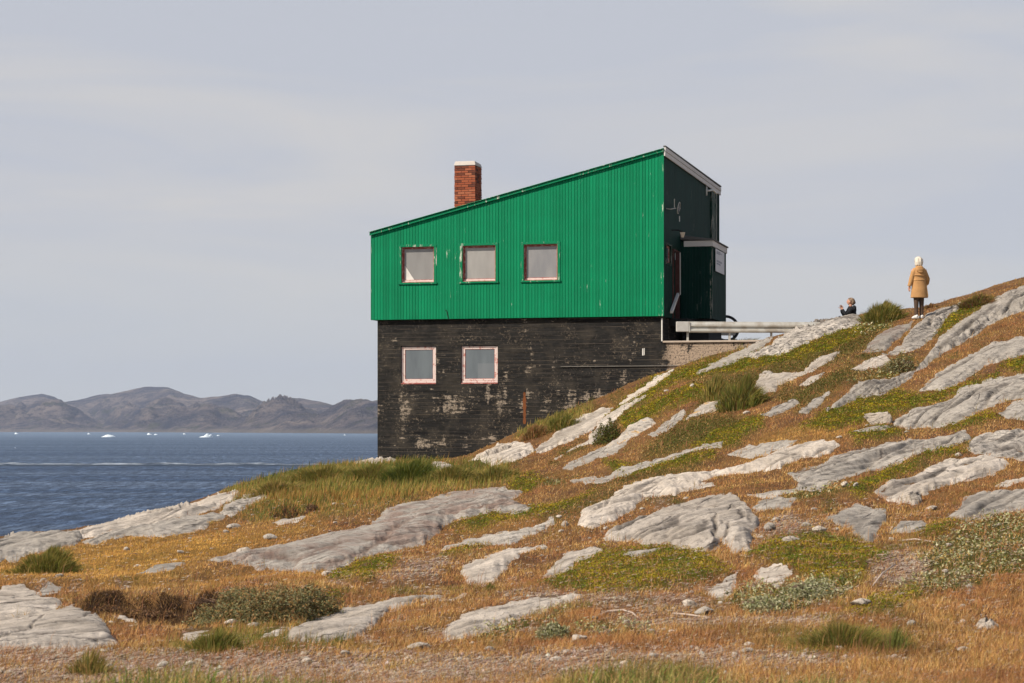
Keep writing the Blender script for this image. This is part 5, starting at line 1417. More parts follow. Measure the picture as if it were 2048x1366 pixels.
def standing():
    x = (1838 - 1024) / F * 57.7; y = 57.7
    z = float(HT(np.array(x), np.array(y)))
    root = thing('person', 'standing person seen from behind in a tan hooded coat and dark trousers, white hair', 'person', (x, y, z + 0.02), R_(14))
    fw = Vector((-.45, .9, 0))
    b = bmesh.new()
    limb(b, [(-.075, 0, .08), (-.08, .0, .45), (-.085, .0, .78), (-.07, 0, .9)], [.045, .056, .08, .09])
    limb(b, [(.09, .03, .08), (.085, .03, .45), (.08, .02, .78), (.07, 0, .9)], [.045, .056, .08, .09])
    limb(b, [(0, 0, .82), (0, 0, .98), (0, .0, 1.18), (0, 0, 1.33), (0, 0, 1.40)], [(.16, .11), (.15, .10), (.165, .105), (.15, .09), (.07, .06)])
    limb(b, [(0, 0, 1.36), (-.01, .01, 1.46), (-.015, .02, 1.50)], [.06, .05, .05])
    limb(b, [(-.17, 0, 1.33), (-.235, .0, 1.08), (-.27, .01, .87)], [.045, .038, .026])
    limb(b, [(.17, 0, 1.33), (.25, .0, 1.06), (.21, .12, .90)], [.045, .038, .026])
    for sx in (-.075, .09): limb(b, [(sx, -.03, .05), (sx, .06, .04), (sx - .01, .14, .03)], [.035, .035, .025])
    head(b, (-.02, .02, 1.555), fw)
    hand(b, (-.272, .012, .875), (-.05, .05, -1), (1, .2, 0), 1, .45)
    hand(b, (.208, .122, .90), (-.35, .5, -.7), (-1, -.3, 0), 1, .6)
    body = fuse('body', b, M_SKIN, root, 0.0065, 1)
    t = bmesh.new()
    limb(t, [(-.075, 0, .085), (-.079, .0, .25), (-.080, .0, .45), (-.085, .0, .78), (-.07, 0, .92)], [.055, .056, .068, .092, .10])
    limb(t, [(.09, .03, .085), (.088, .03, .25), (.085, .03, .45), (.08, .02, .78), (.07, 0, .92)], [.055, .056, .068, .092, .10])
    limb(t, [(0, 0, .78), (0, 0, .95)], [(.165, .115), (.16, .11)])
    fuse('trousers', t, M_TROU, root, 0.012, 2)
    for sx, sy_ in ((-.078, 0), (.09, .03)):
        s = bmesh.new()
        limb(s, [(sx, sy_ - .07, .045), (sx, sy_ - .03, .055), (sx, sy_ + .05, .05), (sx - .02, sy_ + .14, .035), (sx - .025, sy_ + .19, .03)], [(.032, .045), (.042, .058), (.043, .050), (.045, .036), (.03, .025)])
        limb(s, [(sx, sy_, .04), (sx, sy_, .11)], [.046, .05])
        fuse('shoe', s, M_SHOE, root, 0.008, 1)
    c = bmesh.new()
    limb(c, [(.01, 0, .565), (.01, 0, .60), (.01, 0, .80), (.005, 0, .98), (.0, 0, 1.10), (.0, .0, 1.24), (0, 0, 1.33), (-.005, 0, 1.385), (-.01, .005, 1.43)],
         [(.245, .175), (.245, .175), (.222, .165), (.195, .15), (.185, .14), (.185, .135), (.155, .125), (.11, .10), (.075, .075)], 28)
    limb(c, [(-.10, 0, 1.335), (-.170, -.01, 1.25), (-.225, -.01, 1.08), (-.255, .0, .96), (-.275, .008, .885)], [.07, .068, .062, .056, .052])
    limb(c, [(.10, 0, 1.335), (.165, -.01, 1.25), (.245, -.02, 1.07), (.262, .05, .97), (.225, .11, .92)], [.07, .070, .064, .058, .052])
    # hood lying on the back, yoke flap and waist gather
    blob(c, (-.015, -.125, 1.315), (.115, .06, .085)); blob(c, (-.02, -.11, 1.375), (.10, .065, .05)); blob(c, (-.015, -.16, 1.255), (.07, .022, .03))
    limb(c, [(.0, -.03, 1.155), (.0, -.03, 1.175)], [(.186, .145), (.19, .142)], 24)
    limb(c, [(.0, -.0, 1.03), (.0, -.0, 1.055)], [(.198, .158), (.198, .158)], 24)
    for k, (xx, z0, z1) in enumerate(((-.10, .60, 1.0), (.03, .6, .95), (.12, .58, 1.0), (-.03, .62, .85), (.18, .6, .9))):
        limb(c, [(xx * 1.15, -.155 + abs(xx) * .25, z0), (xx, -.145 + abs(xx) * .25, z1)], [.018, .008], 8)
    coat = fuse('coat', c, M_TAN, root, 0.009, 2)
    cu = bmesh.new(); limb(cu, [(-.2745, .006, .893), (-.276, .009, .875)], [.057, .056]); fuse('cuff', cu, M_TAN, coat, 0.008, 0)
    h = bmesh.new()
    blob(h, (-.012, .01, 1.585), (.108, .112, .10)); blob(h, (-.005, -.03, 1.53), (.112, .09, .095)); blob(h, (-.075, -.01, 1.47), (.05, .06, .06)); blob(h, (.02, -.035, 1.485), (.075, .065, .07)); blob(h, (-.055, -.01, 1.50), (.05, .06, .07))
    rr = random.Random(2)
    for k in range(46):
        a = rr.uniform(math.pi * .75, math.pi * 2.25); q = rr.uniform(.075, .1)
        p = Vector((-.008 + math.cos(a) * q, -.01 + math.sin(a) * q * .95, 1.60 + rr.uniform(-.02, .03)))
        limb(h, [p, p + Vector((math.cos(a) * .014, math.sin(a) * .012, -.07)), p + Vector((rr.uniform(-.02, .02), rr.uniform(-.01, .01), -.155 - rr.uniform(0, .03)))], [.013, .013, .006], 6)
    fuse('hair', h, M_HAIRW, root, 0.007, 0)
standing()

def photographer():
    d = 67.6; x = (1703 - 1024) / F * d
    ztop_ = CZ + (HOR - 595) * d / F
    root = thing('person', 'person in a black hooded jacket holding up a phone, half hidden behind the rocks', 'person', (x, d, ztop_ - 1.02), 0)
    fw = Vector((-.97, .2, 0))
    b = bmesh.new()                                             # sitting with knees drawn up, facing left
    limb(b, [(0, 0, .10), (-.01, 0, .3), (-.01, .0, .5), (-.02, 0, .64), (-.02, 0, .72)], [(.15, .12), (.13, .11), (.15, .12), (.14, .09), (.06, .05)])
    limb(b, [(-.02, 0, .68), (-.035, 0, .80)], [.055, .05])
    for s_ in (-1, 1):
        limb(b, [(-.02, s_ * .09, .12), (-.38, s_ * .11, .36), (-.55, s_ * .11, .02)], [.085, .06, .045])
        limb(b, [(-.54, s_ * .11, .03), (-.70, s_ * .12, .02)], [.04, .03])
    limb(b, [(-.03, -.16, .64), (-.20, -.17, .46), (-.30, -.05, .66)], [.05, .04, .028])
    limb(b, [(-.03, .16, .64), (-.22, .17, .48), (-.31, .04, .66)], [.05, .04, .028])
    head(b, (-.045, 0, .895), fw)
    hand(b, (-.30, -.05, .655), (-.25, .1, 1), (-.5, 1, 0), .9, .7); hand(b, (-.31, .04, .655), (-.2, -.1, 1), (-.5, -1, 0), .9, .7)
    fuse('body', b, M_SKIN, root, 0.0075, 1)
    j = bmesh.new()
    limb(j, [(.0, 0, .08), (.0, 0, .3), (-.005, .0, .5), (-.01, 0, .64), (-.02, 0, .715), (-.02, 0, .74)], [(.20, .17), (.165, .16), (.16, .18), (.15, .17), (.10, .10), (.08, .08)], 22)
    limb(j, [(-.02, -.15, .65), (-.12, -.19, .53), (-.21, -.19, .46), (-.27, -.10, .56), (-.295, -.06, .63)], [.075, .068, .066, .058, .05])
    limb(j, [(-.02, .15, .65), (-.12, .18, .54), (-.22, .18, .48), (-.28, .10, .57), (-.305, .05, .63)], [.075, .068, .064, .056, .048])
    blob(j, (.09, 0, .69), (.065, .12, .085)); blob(j, (.11, 0, .62), (.05, .1, .07))
    fuse('jacket', j, M_BLK, root, 0.010, 2)
    tr = bmesh.new()
    for s_ in (-1, 1): limb(tr, [(.0, s_ * .09, .12), (-.38, s_ * .11, .37), (-.55, s_ * .11, .06)], [.10, .075, .06])
    fuse('trousers', tr, M_BLK, root, 0.012, 2)
    for s_ in (-1, 1):
        sh = bmesh.new(); limb(sh, [(-.50, s_ * .11, .03), (-.60, s_ * .115, .04), (-.74, s_ * .12, .03)], [.04, .05, .032]); fuse('shoe', sh, M_BLK, root, 0.009, 1)
    h = bmesh.new()
    blob(h, (-.015, 0, .93), (.10, .095, .09)); blob(h, (.045, 0, .87), (.065, .09, .10)); blob(h, (.085, 0, .86), (.05, .05, .055)); blob(h, (-.06, -.03, .985), (.05, .05, .025))
    rr = random.Random(5)
    for k in range(26):
        a = rr.uniform(-1.7, 1.7); p = Vector((-.0 + .08 * math.cos(a), .085 * math.sin(a), .96 + rr.uniform(-.02, .03)))
        limb(h, [p, p + Vector((.03, 0, -.06)), p + Vector((.03, rr.uniform(-.02, .02), -.13))], [.012, .012, .005], 6)
    fuse('hair', h, M_HAIRB, root, 0.007, 0)
    ph = MB().box(-.006, .006, -.078, .078, -.038, .038).build('phone', M_BLK, bevel=0.004)
    ph.location = (x - .345, d - .0, ztop_ - 1.02 + .745); ph.rotation_euler = (0, R_(-8), R_(8))
    tag(ph, 'dark phone held up sideways in both hands by the person in black', 'phone')
    MB().box(-.0075, -.0062, -.070, .070, -.033, .033).build('screen', worn('phone_screen', (.10, .12, .14), rough=0.1), ph)
photographer()
# ------------------------------------------------------------------ plants
def plant_mat(name, trans=0.3, spec=0.15):
    t = NT(name)
    at = t.n('ShaderNodeAttribute', attribute_name='tint')
    t.base(at.outputs['Color'], 0.75, spec)
    tr = t.n('ShaderNodeBsdfTranslucent'); t.l(at.outputs['Color'], tr.inputs[0])
    mxs = t.n('ShaderNodeMixShader'); mxs.inputs[0].default_value = trans
    t.l(t.p.outputs[0], mxs.inputs[1]); t.l(tr.outputs[0], mxs.inputs[2]); t.l(mxs.outputs[0], t.out.inputs['Surface'])
    return t.m
M_PL = plant_mat('grass_blades'); M_LEAF = plant_mat('small_leaves', 0.2, 0.2)
M_TWIG = worn('brown_twig', (.16, .10, .07), rough=0.9)

def scatter(n, x0=-330, x1=2380, y0=545, y1=1500):
    px = rng.uniform(x0, x1, n); py = rng.uniform(y0, y1, n)
    if x0 < -300:                       # thinner cover further along the slope on both sides
        k = n // 9
        px = np.concatenate([px, rng.uniform(-590, -330, k // 3), rng.uniform(2380, 2790, k)]); py = np.concatenate([py, rng.uniform(y0, y1, k // 3 + k)])
    d = depth(px, py); ok = (d > 9.3) & (d < 65.0)
    # drop points above the crest of each line of sight
    px, py, d = px[ok], py[ok], d[ok]
    x = (px - 1024) / F * d
    qx, qy = to_px(x, d)
    ok = np.abs(qy - py) < 3
    px, py, d, x = px[ok], py[ok], d[ok], x[ok]
    r = look(ROCKMASK, px, py)
    rn = 5 * gn(px / 9, py / 5, 77) - 9 * np.clip(gn(px / 30, py / 9, 78) - .15, 0, 1)
    ok = r + rn < 2.5
    return px[ok], py[ok], x[ok], d[ok]

def blades(name, x, y, z, h, w, col, lean=0.45, seg=1, wind=(0.25, 0.05), mat=None, head=False):
    """one thin leaf per point, built as real triangles"""
    n = len(x); a = rng.uniform(0, 2 * np.pi, n); fa = rng.uniform(-0.9, 0.9, n)
    ux, uy = np.cos(fa), np.sin(fa)                         # width direction
    l = rng.uniform(0.1, 1.0, n) * lean
    dx = np.cos(a) * l + wind[0] * rng.uniform(0.3, 1, n); dy = np.sin(a) * l + wind[1]
    P = np.stack([x, y, z - 0.01], -1); U = np.stack([ux, uy, 0 * ux], -1) * w[:, None] / 2
    if seg == 1:
        T = P + np.stack([dx * h, dy * h, h], -1)
        V = np.stack([P - U, P + U, T], 1).reshape(-1, 3)
        Fc = np.arange(3 * n).reshape(n, 3); k = 3
    else:
        M1 = P + np.stack([dx * h * .25, dy * h * .25, h * .55], -1)
        T = P + np.stack([dx * h, dy * h, h * (1 - 0.25 * l)], -1)
        V = np.stack([P - U, P + U, M1 - U * .7, M1 + U * .7, T], 1).reshape(-1, 3)
        b = np.arange(n)[:, None] * 5
        Fc = np.concatenate([b + [0, 1, 3], b + [0, 3, 2], b + [2, 3, 4]], 0); k = 5
    C = np.repeat(col, k, 0)
    me = np_mesh(name, V, Fc, np.clip(C, 0.003, 1), smooth=False)
    return link(name, me, mat or M_PL)

def leaves(name, x, y, z, s, col, up=0.6, mat=None, long=1.0):
    n = len(x); N = rng.normal(size=(n, 3)); N[:, 2] = np.abs(N[:, 2]) + up * 2; N /= np.linalg.norm(N, axis=1)[:, None]
    R3 = rng.normal(size=(n, 3)); A = np.cross(N, R3); A /= np.linalg.norm(A, axis=1)[:, None]; B = np.cross(N, A)
    P = np.stack([x, y, z], -1); A = A * (s * long)[:, None] * .5; B = B * s[:, None] * .36
    V = np.stack([P - A, P + B, P + A, P - B], 1).reshape(-1, 3)
    me = np_mesh(name, V, np.arange(4 * n).reshape(n, 4), np.clip(np.repeat(col, 4, 0), 0.003, 1), smooth=False)
    return link(name, me, mat or M_LEAF)

def pick(cols, n, jitter=0.25, mixv=None):
    cols = np.array(cols); i = rng.integers(0, len(cols), n) if mixv is None else mixv
    c = cols[i] * rng.uniform(1 - jitter, 1 + jitter, (n, 1)) * rng.uniform(0.93, 1.07, (n, 3))
    return c
pxw = lambda d, k=0.9: d / 2133 * k           # width of k render pixels at distance d

def cover_w(px, py): return {k: v[:, 0] for k, v in cover(px, py).items()}

# --- short dry grass
px, py, x, d = scatter(1750000)
w = cover_w(px, py)
green = np.maximum.reduce([w['moss'], w['olive'], w['silver']])
dens = 0.4 + 0.9 * np.clip(fbm(x * 2.2, d * 1.2, 201, 3) + 0.45, 0, 1)
keep = rng.random(len(px)) < dens * (1 - 0.82 * np.maximum(green, w['lush'])) * (1 - 0.72 * w['bare']) * (1 - 0.9 * w['peat']) * (1 - .9 * look(M_DROP, px, py))
px, py, x, d = px[keep], py[keep], x[keep], d[keep]; w = {k: v[keep] for k, v in w.items()}
n = len(x); z = HT(x, d)
t1 = fbm(x * 0.8, d * 0.6, 210, 4); t2 = fbm(x * 3, d * 2, 211, 3)
c = pick([(.50, .285, .10), (.42, .215, .07), (.31, .15, .055), (.62, .41, .18), (.24, .115, .055), (.40, .25, .07)], n, .25)
rust = np.clip(t1 * 3.5 + 0.35, 0, 1)[:, None]
c = c * (1 - .65 * rust) + pick([(.33, .125, .048), (.20, .08, .045), (.42, .20, .08)], n, .3) * .65 * rust
yl = (w['yel'] * np.clip(0.75 - t2, 0, 1))[:, None]; c = c * (1 - yl) + pick([(.66, .40, .10), (.58, .33, .08), (.50, .26, .06)], n) * yl
gm = (np.clip(1.7 * t2 + 1.2 * fbm(x * .6, d * .5, 212, 3) - 0.25, 0, 1) * (rng.random(n) < .7))[:, None]; c = c * (1 - gm) + pick([(.20, .17, .04), (.15, .14, .035)], n) * gm
c = c * (1.2 - .42 * np.clip(2.2 * fbm(x * 1.5, d * .7, 214, 4) + .15, 0, 1))[:, None]
h = (0.018 + 0.048 * rng.random(n) ** 1.6) * (0.75 + 0.6 * np.clip(t2 + .3, 0, 1)) * (1 + 0.25 * (d < 26))
o = blades('dry_grass', x, d, z, h, np.maximum(0.0035, pxw(d, .8)), c, 1.0)
tag(o, 'short dry orange and rust coloured grass covering the hillside', 'grass', kind='stuff')

# --- long green grass of the mound and verges
px, py, x, d = scatter(1000000)
w = cover_w(px, py)
keep = rng.random(len(px)) < w['lush'] * (1 - .5 * w['bare']) * (0.75 + .6 * np.clip(fbm(x * 1.6, d, 220, 3) + .5, 0, 1))
px, py, x, d = px[keep], py[keep], x[keep], d[keep]; n = len(x); z = HT(x, d)
g1 = fbm(x * .5, d * .35, 221, 4)
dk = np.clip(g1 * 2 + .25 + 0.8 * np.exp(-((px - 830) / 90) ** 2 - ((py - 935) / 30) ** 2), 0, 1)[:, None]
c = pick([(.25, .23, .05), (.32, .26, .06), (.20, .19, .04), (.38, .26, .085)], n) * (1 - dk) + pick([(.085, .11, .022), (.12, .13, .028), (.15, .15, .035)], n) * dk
dry = (rng.random(n) < np.where((py > 985) & (py < 1250), .55, .12))[:, None]; c = np.where(dry, pick([(.40, .21, .06), (.33, .165, .05)], n), c)
mound = (py < 1000)
hm = np.where(mound, 1.0, np.where(py < 1100, .5, .42))
h = (0.08 + 0.17 * rng.random(n) ** 1.5) * hm * (0.8 + .5 * np.clip(g1 + .3, 0, 1))
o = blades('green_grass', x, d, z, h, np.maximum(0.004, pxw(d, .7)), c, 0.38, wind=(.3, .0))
tag(o, 'long yellow-green grass on the mound in front of the black wall', 'grass', kind='stuff')

# --- sparse taller stalks everywhere (seed heads against rock and water)
px, py, x, d = scatter(30000); w = cover_w(px, py)
keep = rng.random(len(px)) < (0.25 + .5 * w['lush'] + .3 * np.clip(fbm(x, d, 230, 3) * 3, 0, 1)) * (1 - w['moss']) * (1 - .9 * w['bare'])
px, py, x, d = px[keep], py[keep], x[keep], d[keep]; n = len(x)
o = blades('grass_stalks', x, d, HT(x, d), rng.uniform(.08, .24, n), np.maximum(0.003, pxw(d, .55)), pick([(.42, .27, .12), (.38, .20, .09), (.30, .14, .08), (.26, .20, .07)], n), 0.3, seg=2)
tag(o, 'thin bleached grass stalks standing above the turf', 'grass', kind='stuff')

# --- crowberry and moss cushions
px, py, x, d = scatter(1500000, y1=1300)
w = cover_w(px, py); m = np.maximum(w['moss'], .95 * w['olive'])
keep = (rng.random(len(px)) < m * 1.0)
px, py, x, d = px[keep], py[keep], x[keep], d[keep]; ol = (w['olive'] > w['moss'])[keep]; n = len(x); z = HT(x, d)
k1 = fbm(x * 2.6, d * 1.7, 240, 4); k2 = fbm(x * 9, d * 7, 241, 3)
yel = np.clip(k1 * 3.4 + .45, 0, 1)[:, None]
c = pick([(.33, .27, .010), (.28, .235, .010), (.37, .25, .014)], n, .3) * yel + pick([(.070, .11, .008), (.11, .15, .010), (.16, .18, .012)], n, .3) * (1 - yel)
co = pick([(.10, .10, .02), (.08, .085, .018), (.14, .12, .03), (.16, .10, .035)], n, .3); c = np.where(ol[:, None], co, c)
br = (rng.random(n) < .10 + .22 * np.clip(k1 * 2, 0, 1))[:, None]; c = np.where(br, pick([(.26, .12, .04), (.19, .08, .035)], n), c)
z = z + np.maximum(0, .03 + .03 * k2 + .025 * k1) * rng.random(n) ** .5 + .005
o = leaves('crowberry_heath', x, d, z, np.maximum(.009, pxw(d, 1.15)) * rng.uniform(.7, 1.4, n), c, .35, long=1.3)
tag(o, 'bright yellow-green crowberry and moss cushions on the slope', 'heath', kind='stuff')

# --- silver creeping willow / cudweed
px, py, x, d = scatter(420000, y1=1330)
w = cover_w(px, py)
cl = np.clip(fbm(x * 3.2, d * 2.2, 250, 3) * 2.5 + .55, 0, 1)
keep = rng.random(len(px)) < w['silver'] * cl
px, py, x, d = px[keep], py[keep], x[keep], d[keep]; n = len(x)
c = pick([(.40, .37, .20), (.32, .31, .16), (.46, .43, .27), (.17, .18, .06), (.22, .21, .075), (.36, .25, .08)], n, .2)
z = HT(x, d) + .02 + .07 * rng.random(n) * (1 + .6 * fbm(x * 5, d * 4, 251, 2))
o = leaves('silver_willow', x, d, z, np.maximum(.014, pxw(d, 1.9)) * rng.uniform(.7, 1.5, n), c, .35, long=1.6)
tag(o, 'pale silver-leaved creeping willow spreading over the lower right slope', 'ground cover', kind='stuff')

# --- dead heather fibres hanging over the eroded peat
px, py, x, d = scatter(900000, 100, 660, 980, 1260)
m = np.maximum(look(M_DROP, px, py), look(M_PEAT, px, py)); keep = rng.random(len(px)) < m * .45
px, py, x, d = px[keep], py[keep], x[keep], d[keep]; n = len(x)
o = blades('dead_heather', x, d, HT(x, d), rng.uniform(.02, .075, n), np.maximum(.004, pxw(d, .9)), pick([(.05, .028, .018), (.09, .05, .028), (.14, .08, .035), (.24, .13, .05), (.03, .018, .012)], n, .3), 1.6)
tag(o, 'dark brown dead heather and peat fibres in the eroded hollows', 'heather', kind='stuff')

# --- litter: straw and twigs lying on bare earth
px, py, x, d = scatter(260000, y0=1000, y1=1500)
w = cover_w(px, py)
keep = rng.random(len(px)) < .10 + .75 * w['bare']
px, py, x, d = px[keep], py[keep], x[keep], d[keep]; n = len(x)
z = HT(x, d) + .006
a = rng.normal(0, .8, n); ln = rng.uniform(.02, .09, n); wd = np.maximum(.003, pxw(d, .6))
dxn, dyn = np.cos(a) * ln, np.sin(a) * ln
P = np.stack([x, d, z], -1); Q = np.stack([x + dxn, d + dyn, z + rng.uniform(0, .02, n)], -1)
U = np.stack([-np.sin(a) * wd * 1.5, np.cos(a) * wd * 1.5, wd * .5], -1)
V = np.stack([P - U, P + U, Q], 1).reshape(-1, 3)
o = link('straw', np_mesh('straw', V, np.arange(3 * n).reshape(n, 3), np.repeat(pick([(.42, .32, .24), (.30, .20, .15), (.20, .12, .09), (.50, .42, .34)], n), 3, 0), smooth=False), M_PL)
tag(o, 'dead straw and leaf litter on the bare earth', 'litter', kind='stuff')

# --- gravel
px, py, x, d = scatter(52000, y0=1080, y1=1500)
w = cover_w(px, py); gr_ = np.clip((py - 1230) / 60, .15, 1)
keep = rng.random(len(px)) < (.04 + .5 * w['bare']) * gr_
px, py, x, d = px[keep], py[keep], x[keep], d[keep]; n = len(x)
s = .005 + .022 * rng.random(n) ** 5 + .004 * rng.random(n); O = np.array([(1, 0, 0), (.1, 1, .1), (-1, .1, 0), (0, -1, -.1), (.1, .1, .75), (0, 0, -.5)])
V = O[None] * rng.uniform(.7, 1.3, (n, 6, 3)) * s[:, None, None]
a = rng.uniform(0, 6.28, n); ca, sa = np.cos(a)[:, None], np.sin(a)[:, None]
V = np.stack([V[..., 0] * ca - V[..., 1] * sa, V[..., 0] * sa + V[..., 1] * ca, V[..., 2]], -1) + np.stack([x, d, HT(x, d) + s * .2], -1)[:, None]
fo = np.array([(0, 1, 4), (1, 2, 4), (2, 3, 4), (3, 0, 4), (1, 0, 5), (2, 1, 5), (3, 2, 5), (0, 3, 5)])
Fc = (np.arange(n)[:, None, None] * 6 + fo[None]).reshape(-1, 3)
M_PEB = plant_mat('pebble_stone', 0.0, .2)
o = link('gravel', np_mesh('gravel', V.reshape(-1, 3), Fc, np.repeat(pick([(.34, .28, .23), (.24, .20, .17), (.32, .24, .19), (.17, .14, .12), (.44, .39, .34)], n), 6, 0), smooth=False), M_PEB)
tag(o, 'grey and white gravel strewn along the trodden path at the bottom', 'gravel', kind='stuff')

# --- tussocks and bushes as things of their own
def tussock(px, py, wp, hp_, label, cols, n=2600, arch=0.9, seg=2, seed=0):
    xx, dd = ground(px, py); xx = float(xx); dd = float(dd)
    R = wp / F * dd / 2; Hh = hp_ / F * dd
    ang = rng.uniform(0, 2 * np.pi, n); rr = np.minimum(np.abs(rng.normal(0, .42, n)), 1.0) * (1 + .3 * gn(np.cos(ang) * 1.7 + px, np.sin(ang) * 1.7, 3))
    x_ = rr * np.cos(ang) * R; y_ = rr * np.sin(ang) * R * .8
    zz = HT(xx + x_, dd + y_)
    zc = float(HT(np.array(xx), np.array(dd)))
    h = Hh * (.30 + .75 * np.clip(1 - rr ** 2, 0, 1)) * rng.uniform(.4, 1.15, n) * (1 + .35 * gn(x_ / R * 3 + px, y_ / R * 3, 4))
    out = rr * arch * rng.uniform(.5, 1.2, n)
    tx = np.cos(ang) * out * R * .75 + .12 * h; ty = np.sin(ang) * out * R * .6
    w_ = np.maximum(.005, pxw(dd, .75)) * np.ones(n); fa = rng.uniform(-.9, .9, n)
    P = np.stack([x_, y_, zz - zc - .01], -1); U = np.stack([np.cos(fa), np.sin(fa), 0 * fa], -1) * w_[:, None] / 2
    M1 = P + np.stack([tx * .35, ty * .35, h * .62], -1); T = P + np.stack([tx, ty, h * (1 - .28 * out)], -1)
    V = np.stack([P - U, P + U, M1 - U * .75, M1 + U * .75, T], 1).reshape(-1, 3)
    b = np.arange(n)[:, None] * 5; Fc = np.concatenate([b + [0, 1, 3], b + [0, 3, 2], b + [2, 3, 4]], 0)
    o = link('grass_tussock', np_mesh('grass_tussock', V, Fc, np.repeat(pick(cols, n, .25), 5, 0), smooth=False), M_PL)
    o.location = (xx, dd, zc); tag(o, label, 'grass tussock'); return o
GR = [(.12, .145, .03), (.17, .175, .035), (.23, .205, .045), (.10, .12, .028), (.28, .21, .06)]
GY = [(.26, .21, .05), (.20, .18, .045), (.32, .22, .07), (.13, .14, .035)]
tussock(95, 1142, 130, 50, 'bright green rounded tussock in golden grass near the left edge', GR + GY + [(.26, .24, .05)], 5200)
tussock(1765, 638, 84, 36, 'dome-shaped green tussock on the skyline between the two people', GR + GY, 4200)
tussock(1480, 812, 96, 56, 'large dark green and brown tussock in the middle of the slope', GR + [(.22, .14, .05)], 5200)
tussock(1430, 800, 60, 48, 'smaller olive tussock leaning on the large dark one', GY, 1600)
tussock(1376, 682, 40, 16, 'small flat grass tuft on the concrete terrace by the barrier post', GY + GR, 900)
tussock(1950, 612, 90, 20, 'low reddish heather clump high on the right skyline', [(.26, .12, .06), (.18, .14, .04), (.12, .12, .03)], 3200)
tussock(1588, 650, 36, 14, 'tiny tuft where the barrier meets the hillside', GY, 500)
tussock(1860, 614, 34, 10, 'low brown tuft on the skyline beside the standing person', [(.26, .12, .06), (.20, .14, .05)], 600)
tussock(822, 962, 150, 40, 'darkest green tussock below the black wall', [(.07, .095, .018), (.10, .12, .022), (.15, .15, .03)], 4600)
tussock(905, 962, 120, 28, 'brown-tipped tussock right of the darkest green one', GY, 3000)
tussock(745, 958, 150, 28, 'yellowish tall tussock left of the darkest green one', GY + GR, 3600)
tussock(650, 955, 170, 26, 'feathery tall tussock on the seaward crest of the mound', GY, 3800)
tussock(985, 962, 110, 28, 'tussock at the right end of the mound leaning over the long slab', GY, 2600)
tussock(555, 985, 140, 24, 'pale tipped tussock at the left end of the mound', GY + [(.38, .25, .10)], 2600)
tussock(1120, 858, 70, 30, 'green tussock growing against the black wall', GR + GY, 2400)
tussock(1070, 878, 60, 24, 'reddish tussock low against the black wall', [(.28, .14, .06), (.2, .15, .05)], 1600)
tussock(1370, 718, 100, 26, 'fringe of grass along the retaining wall, lower end', GY, 2200)
tussock(1470, 696, 110, 22, 'fringe of grass along the retaining wall, upper end', GY + GR, 2200)
tussock(980, 1175, 30, 14, 'tiny green sprig beside the club-shaped rock', GR, 200)
tussock(1690, 1300, 240, 46, 'wide loose green tussock low at the right of the bottom edge', GR + GY + [(.38, .24, .09)], 3600, 1.1)
tussock(1790, 1303, 80, 50, 'dark glossy leafy tuft beside the wide loose tussock', [(.13, .15, .035), (.19, .19, .05)], 260, 1.2)
tussock(430, 1300, 130, 42, 'green tuft in front of the whitish whaleback', GR + GY, 1800)
tussock(180, 1348, 120, 46, 'loose straw and green tuft at the bottom left', GY + [(.40, .26, .10)], 900)

# foreground tufts close to the lens, softly out of focus
def near_tuft(px, d0, wm, hm, n, label, cols):
    xx = (px - 1024) / F * d0; zc = float(HT(np.array(xx), np.array(d0)))
    x_ = rng.normal(0, wm / 2, n); y_ = rng.normal(0, .25, n)
    zz = HT(xx + x_, d0 + y_) - zc; h = hm * rng.uniform(.4, 1.05, n) * np.exp(-(x_ / wm) ** 2 * .8)
    l = rng.normal(.15, .35, n); ly = rng.normal(0, .2, n); w_ = rng.uniform(.004, .009, n); fa = rng.uniform(-.8, .8, n)
    P = np.stack([x_, y_, zz - .01], -1); U = np.stack([np.cos(fa), np.sin(fa), 0 * fa], -1) * w_[:, None] / 2
    M0 = P + np.stack([l * h * .12, ly * h * .1, h * .4], -1); M1 = P + np.stack([l * h * .4, ly * h * .4, h * .75], -1); T = P + np.stack([l * h, ly * h, h * (1 - .3 * np.abs(l))], -1)
    V = np.stack([P - U, P + U, M0 - U, M0 + U, M1 - U * .7, M1 + U * .7, T], 1).reshape(-1, 3); b = np.arange(n)[:, None] * 7
    Fc = np.concatenate([b + [0, 1, 3], b + [0, 3, 2], b + [2, 3, 5], b + [2, 5, 4], b + [4, 5, 6]], 0)
    o = link('grass_tuft', np_mesh('grass_tuft', V, Fc, np.repeat(pick(cols, n, .25), 7, 0), smooth=False), M_PL)
    o.location = (xx, d0, zc); tag(o, label, 'grass tuft')
NG = [(.13, .17, .04), (.20, .22, .05), (.28, .25, .07), (.42, .32, .13), (.36, .22, .09)]
near_tuft(330, 12.2, .95, .34, 1500, 'blurred green tuft along the bottom edge, left of three', NG)
near_tuft(590, 12.0, .55, .29, 900, 'blurred green tuft along the bottom edge, smallest and second from the left', NG)
near_tuft(1290, 12.0, .9, .37, 1900, 'blurred yellow-green tuft along the bottom edge right of centre, tallest', NG)
near_tuft(1620, 12.3, .7, .27, 900, 'blurred straw-coloured tuft along the bottom edge, rightmost', NG[2:] + NG[:1])

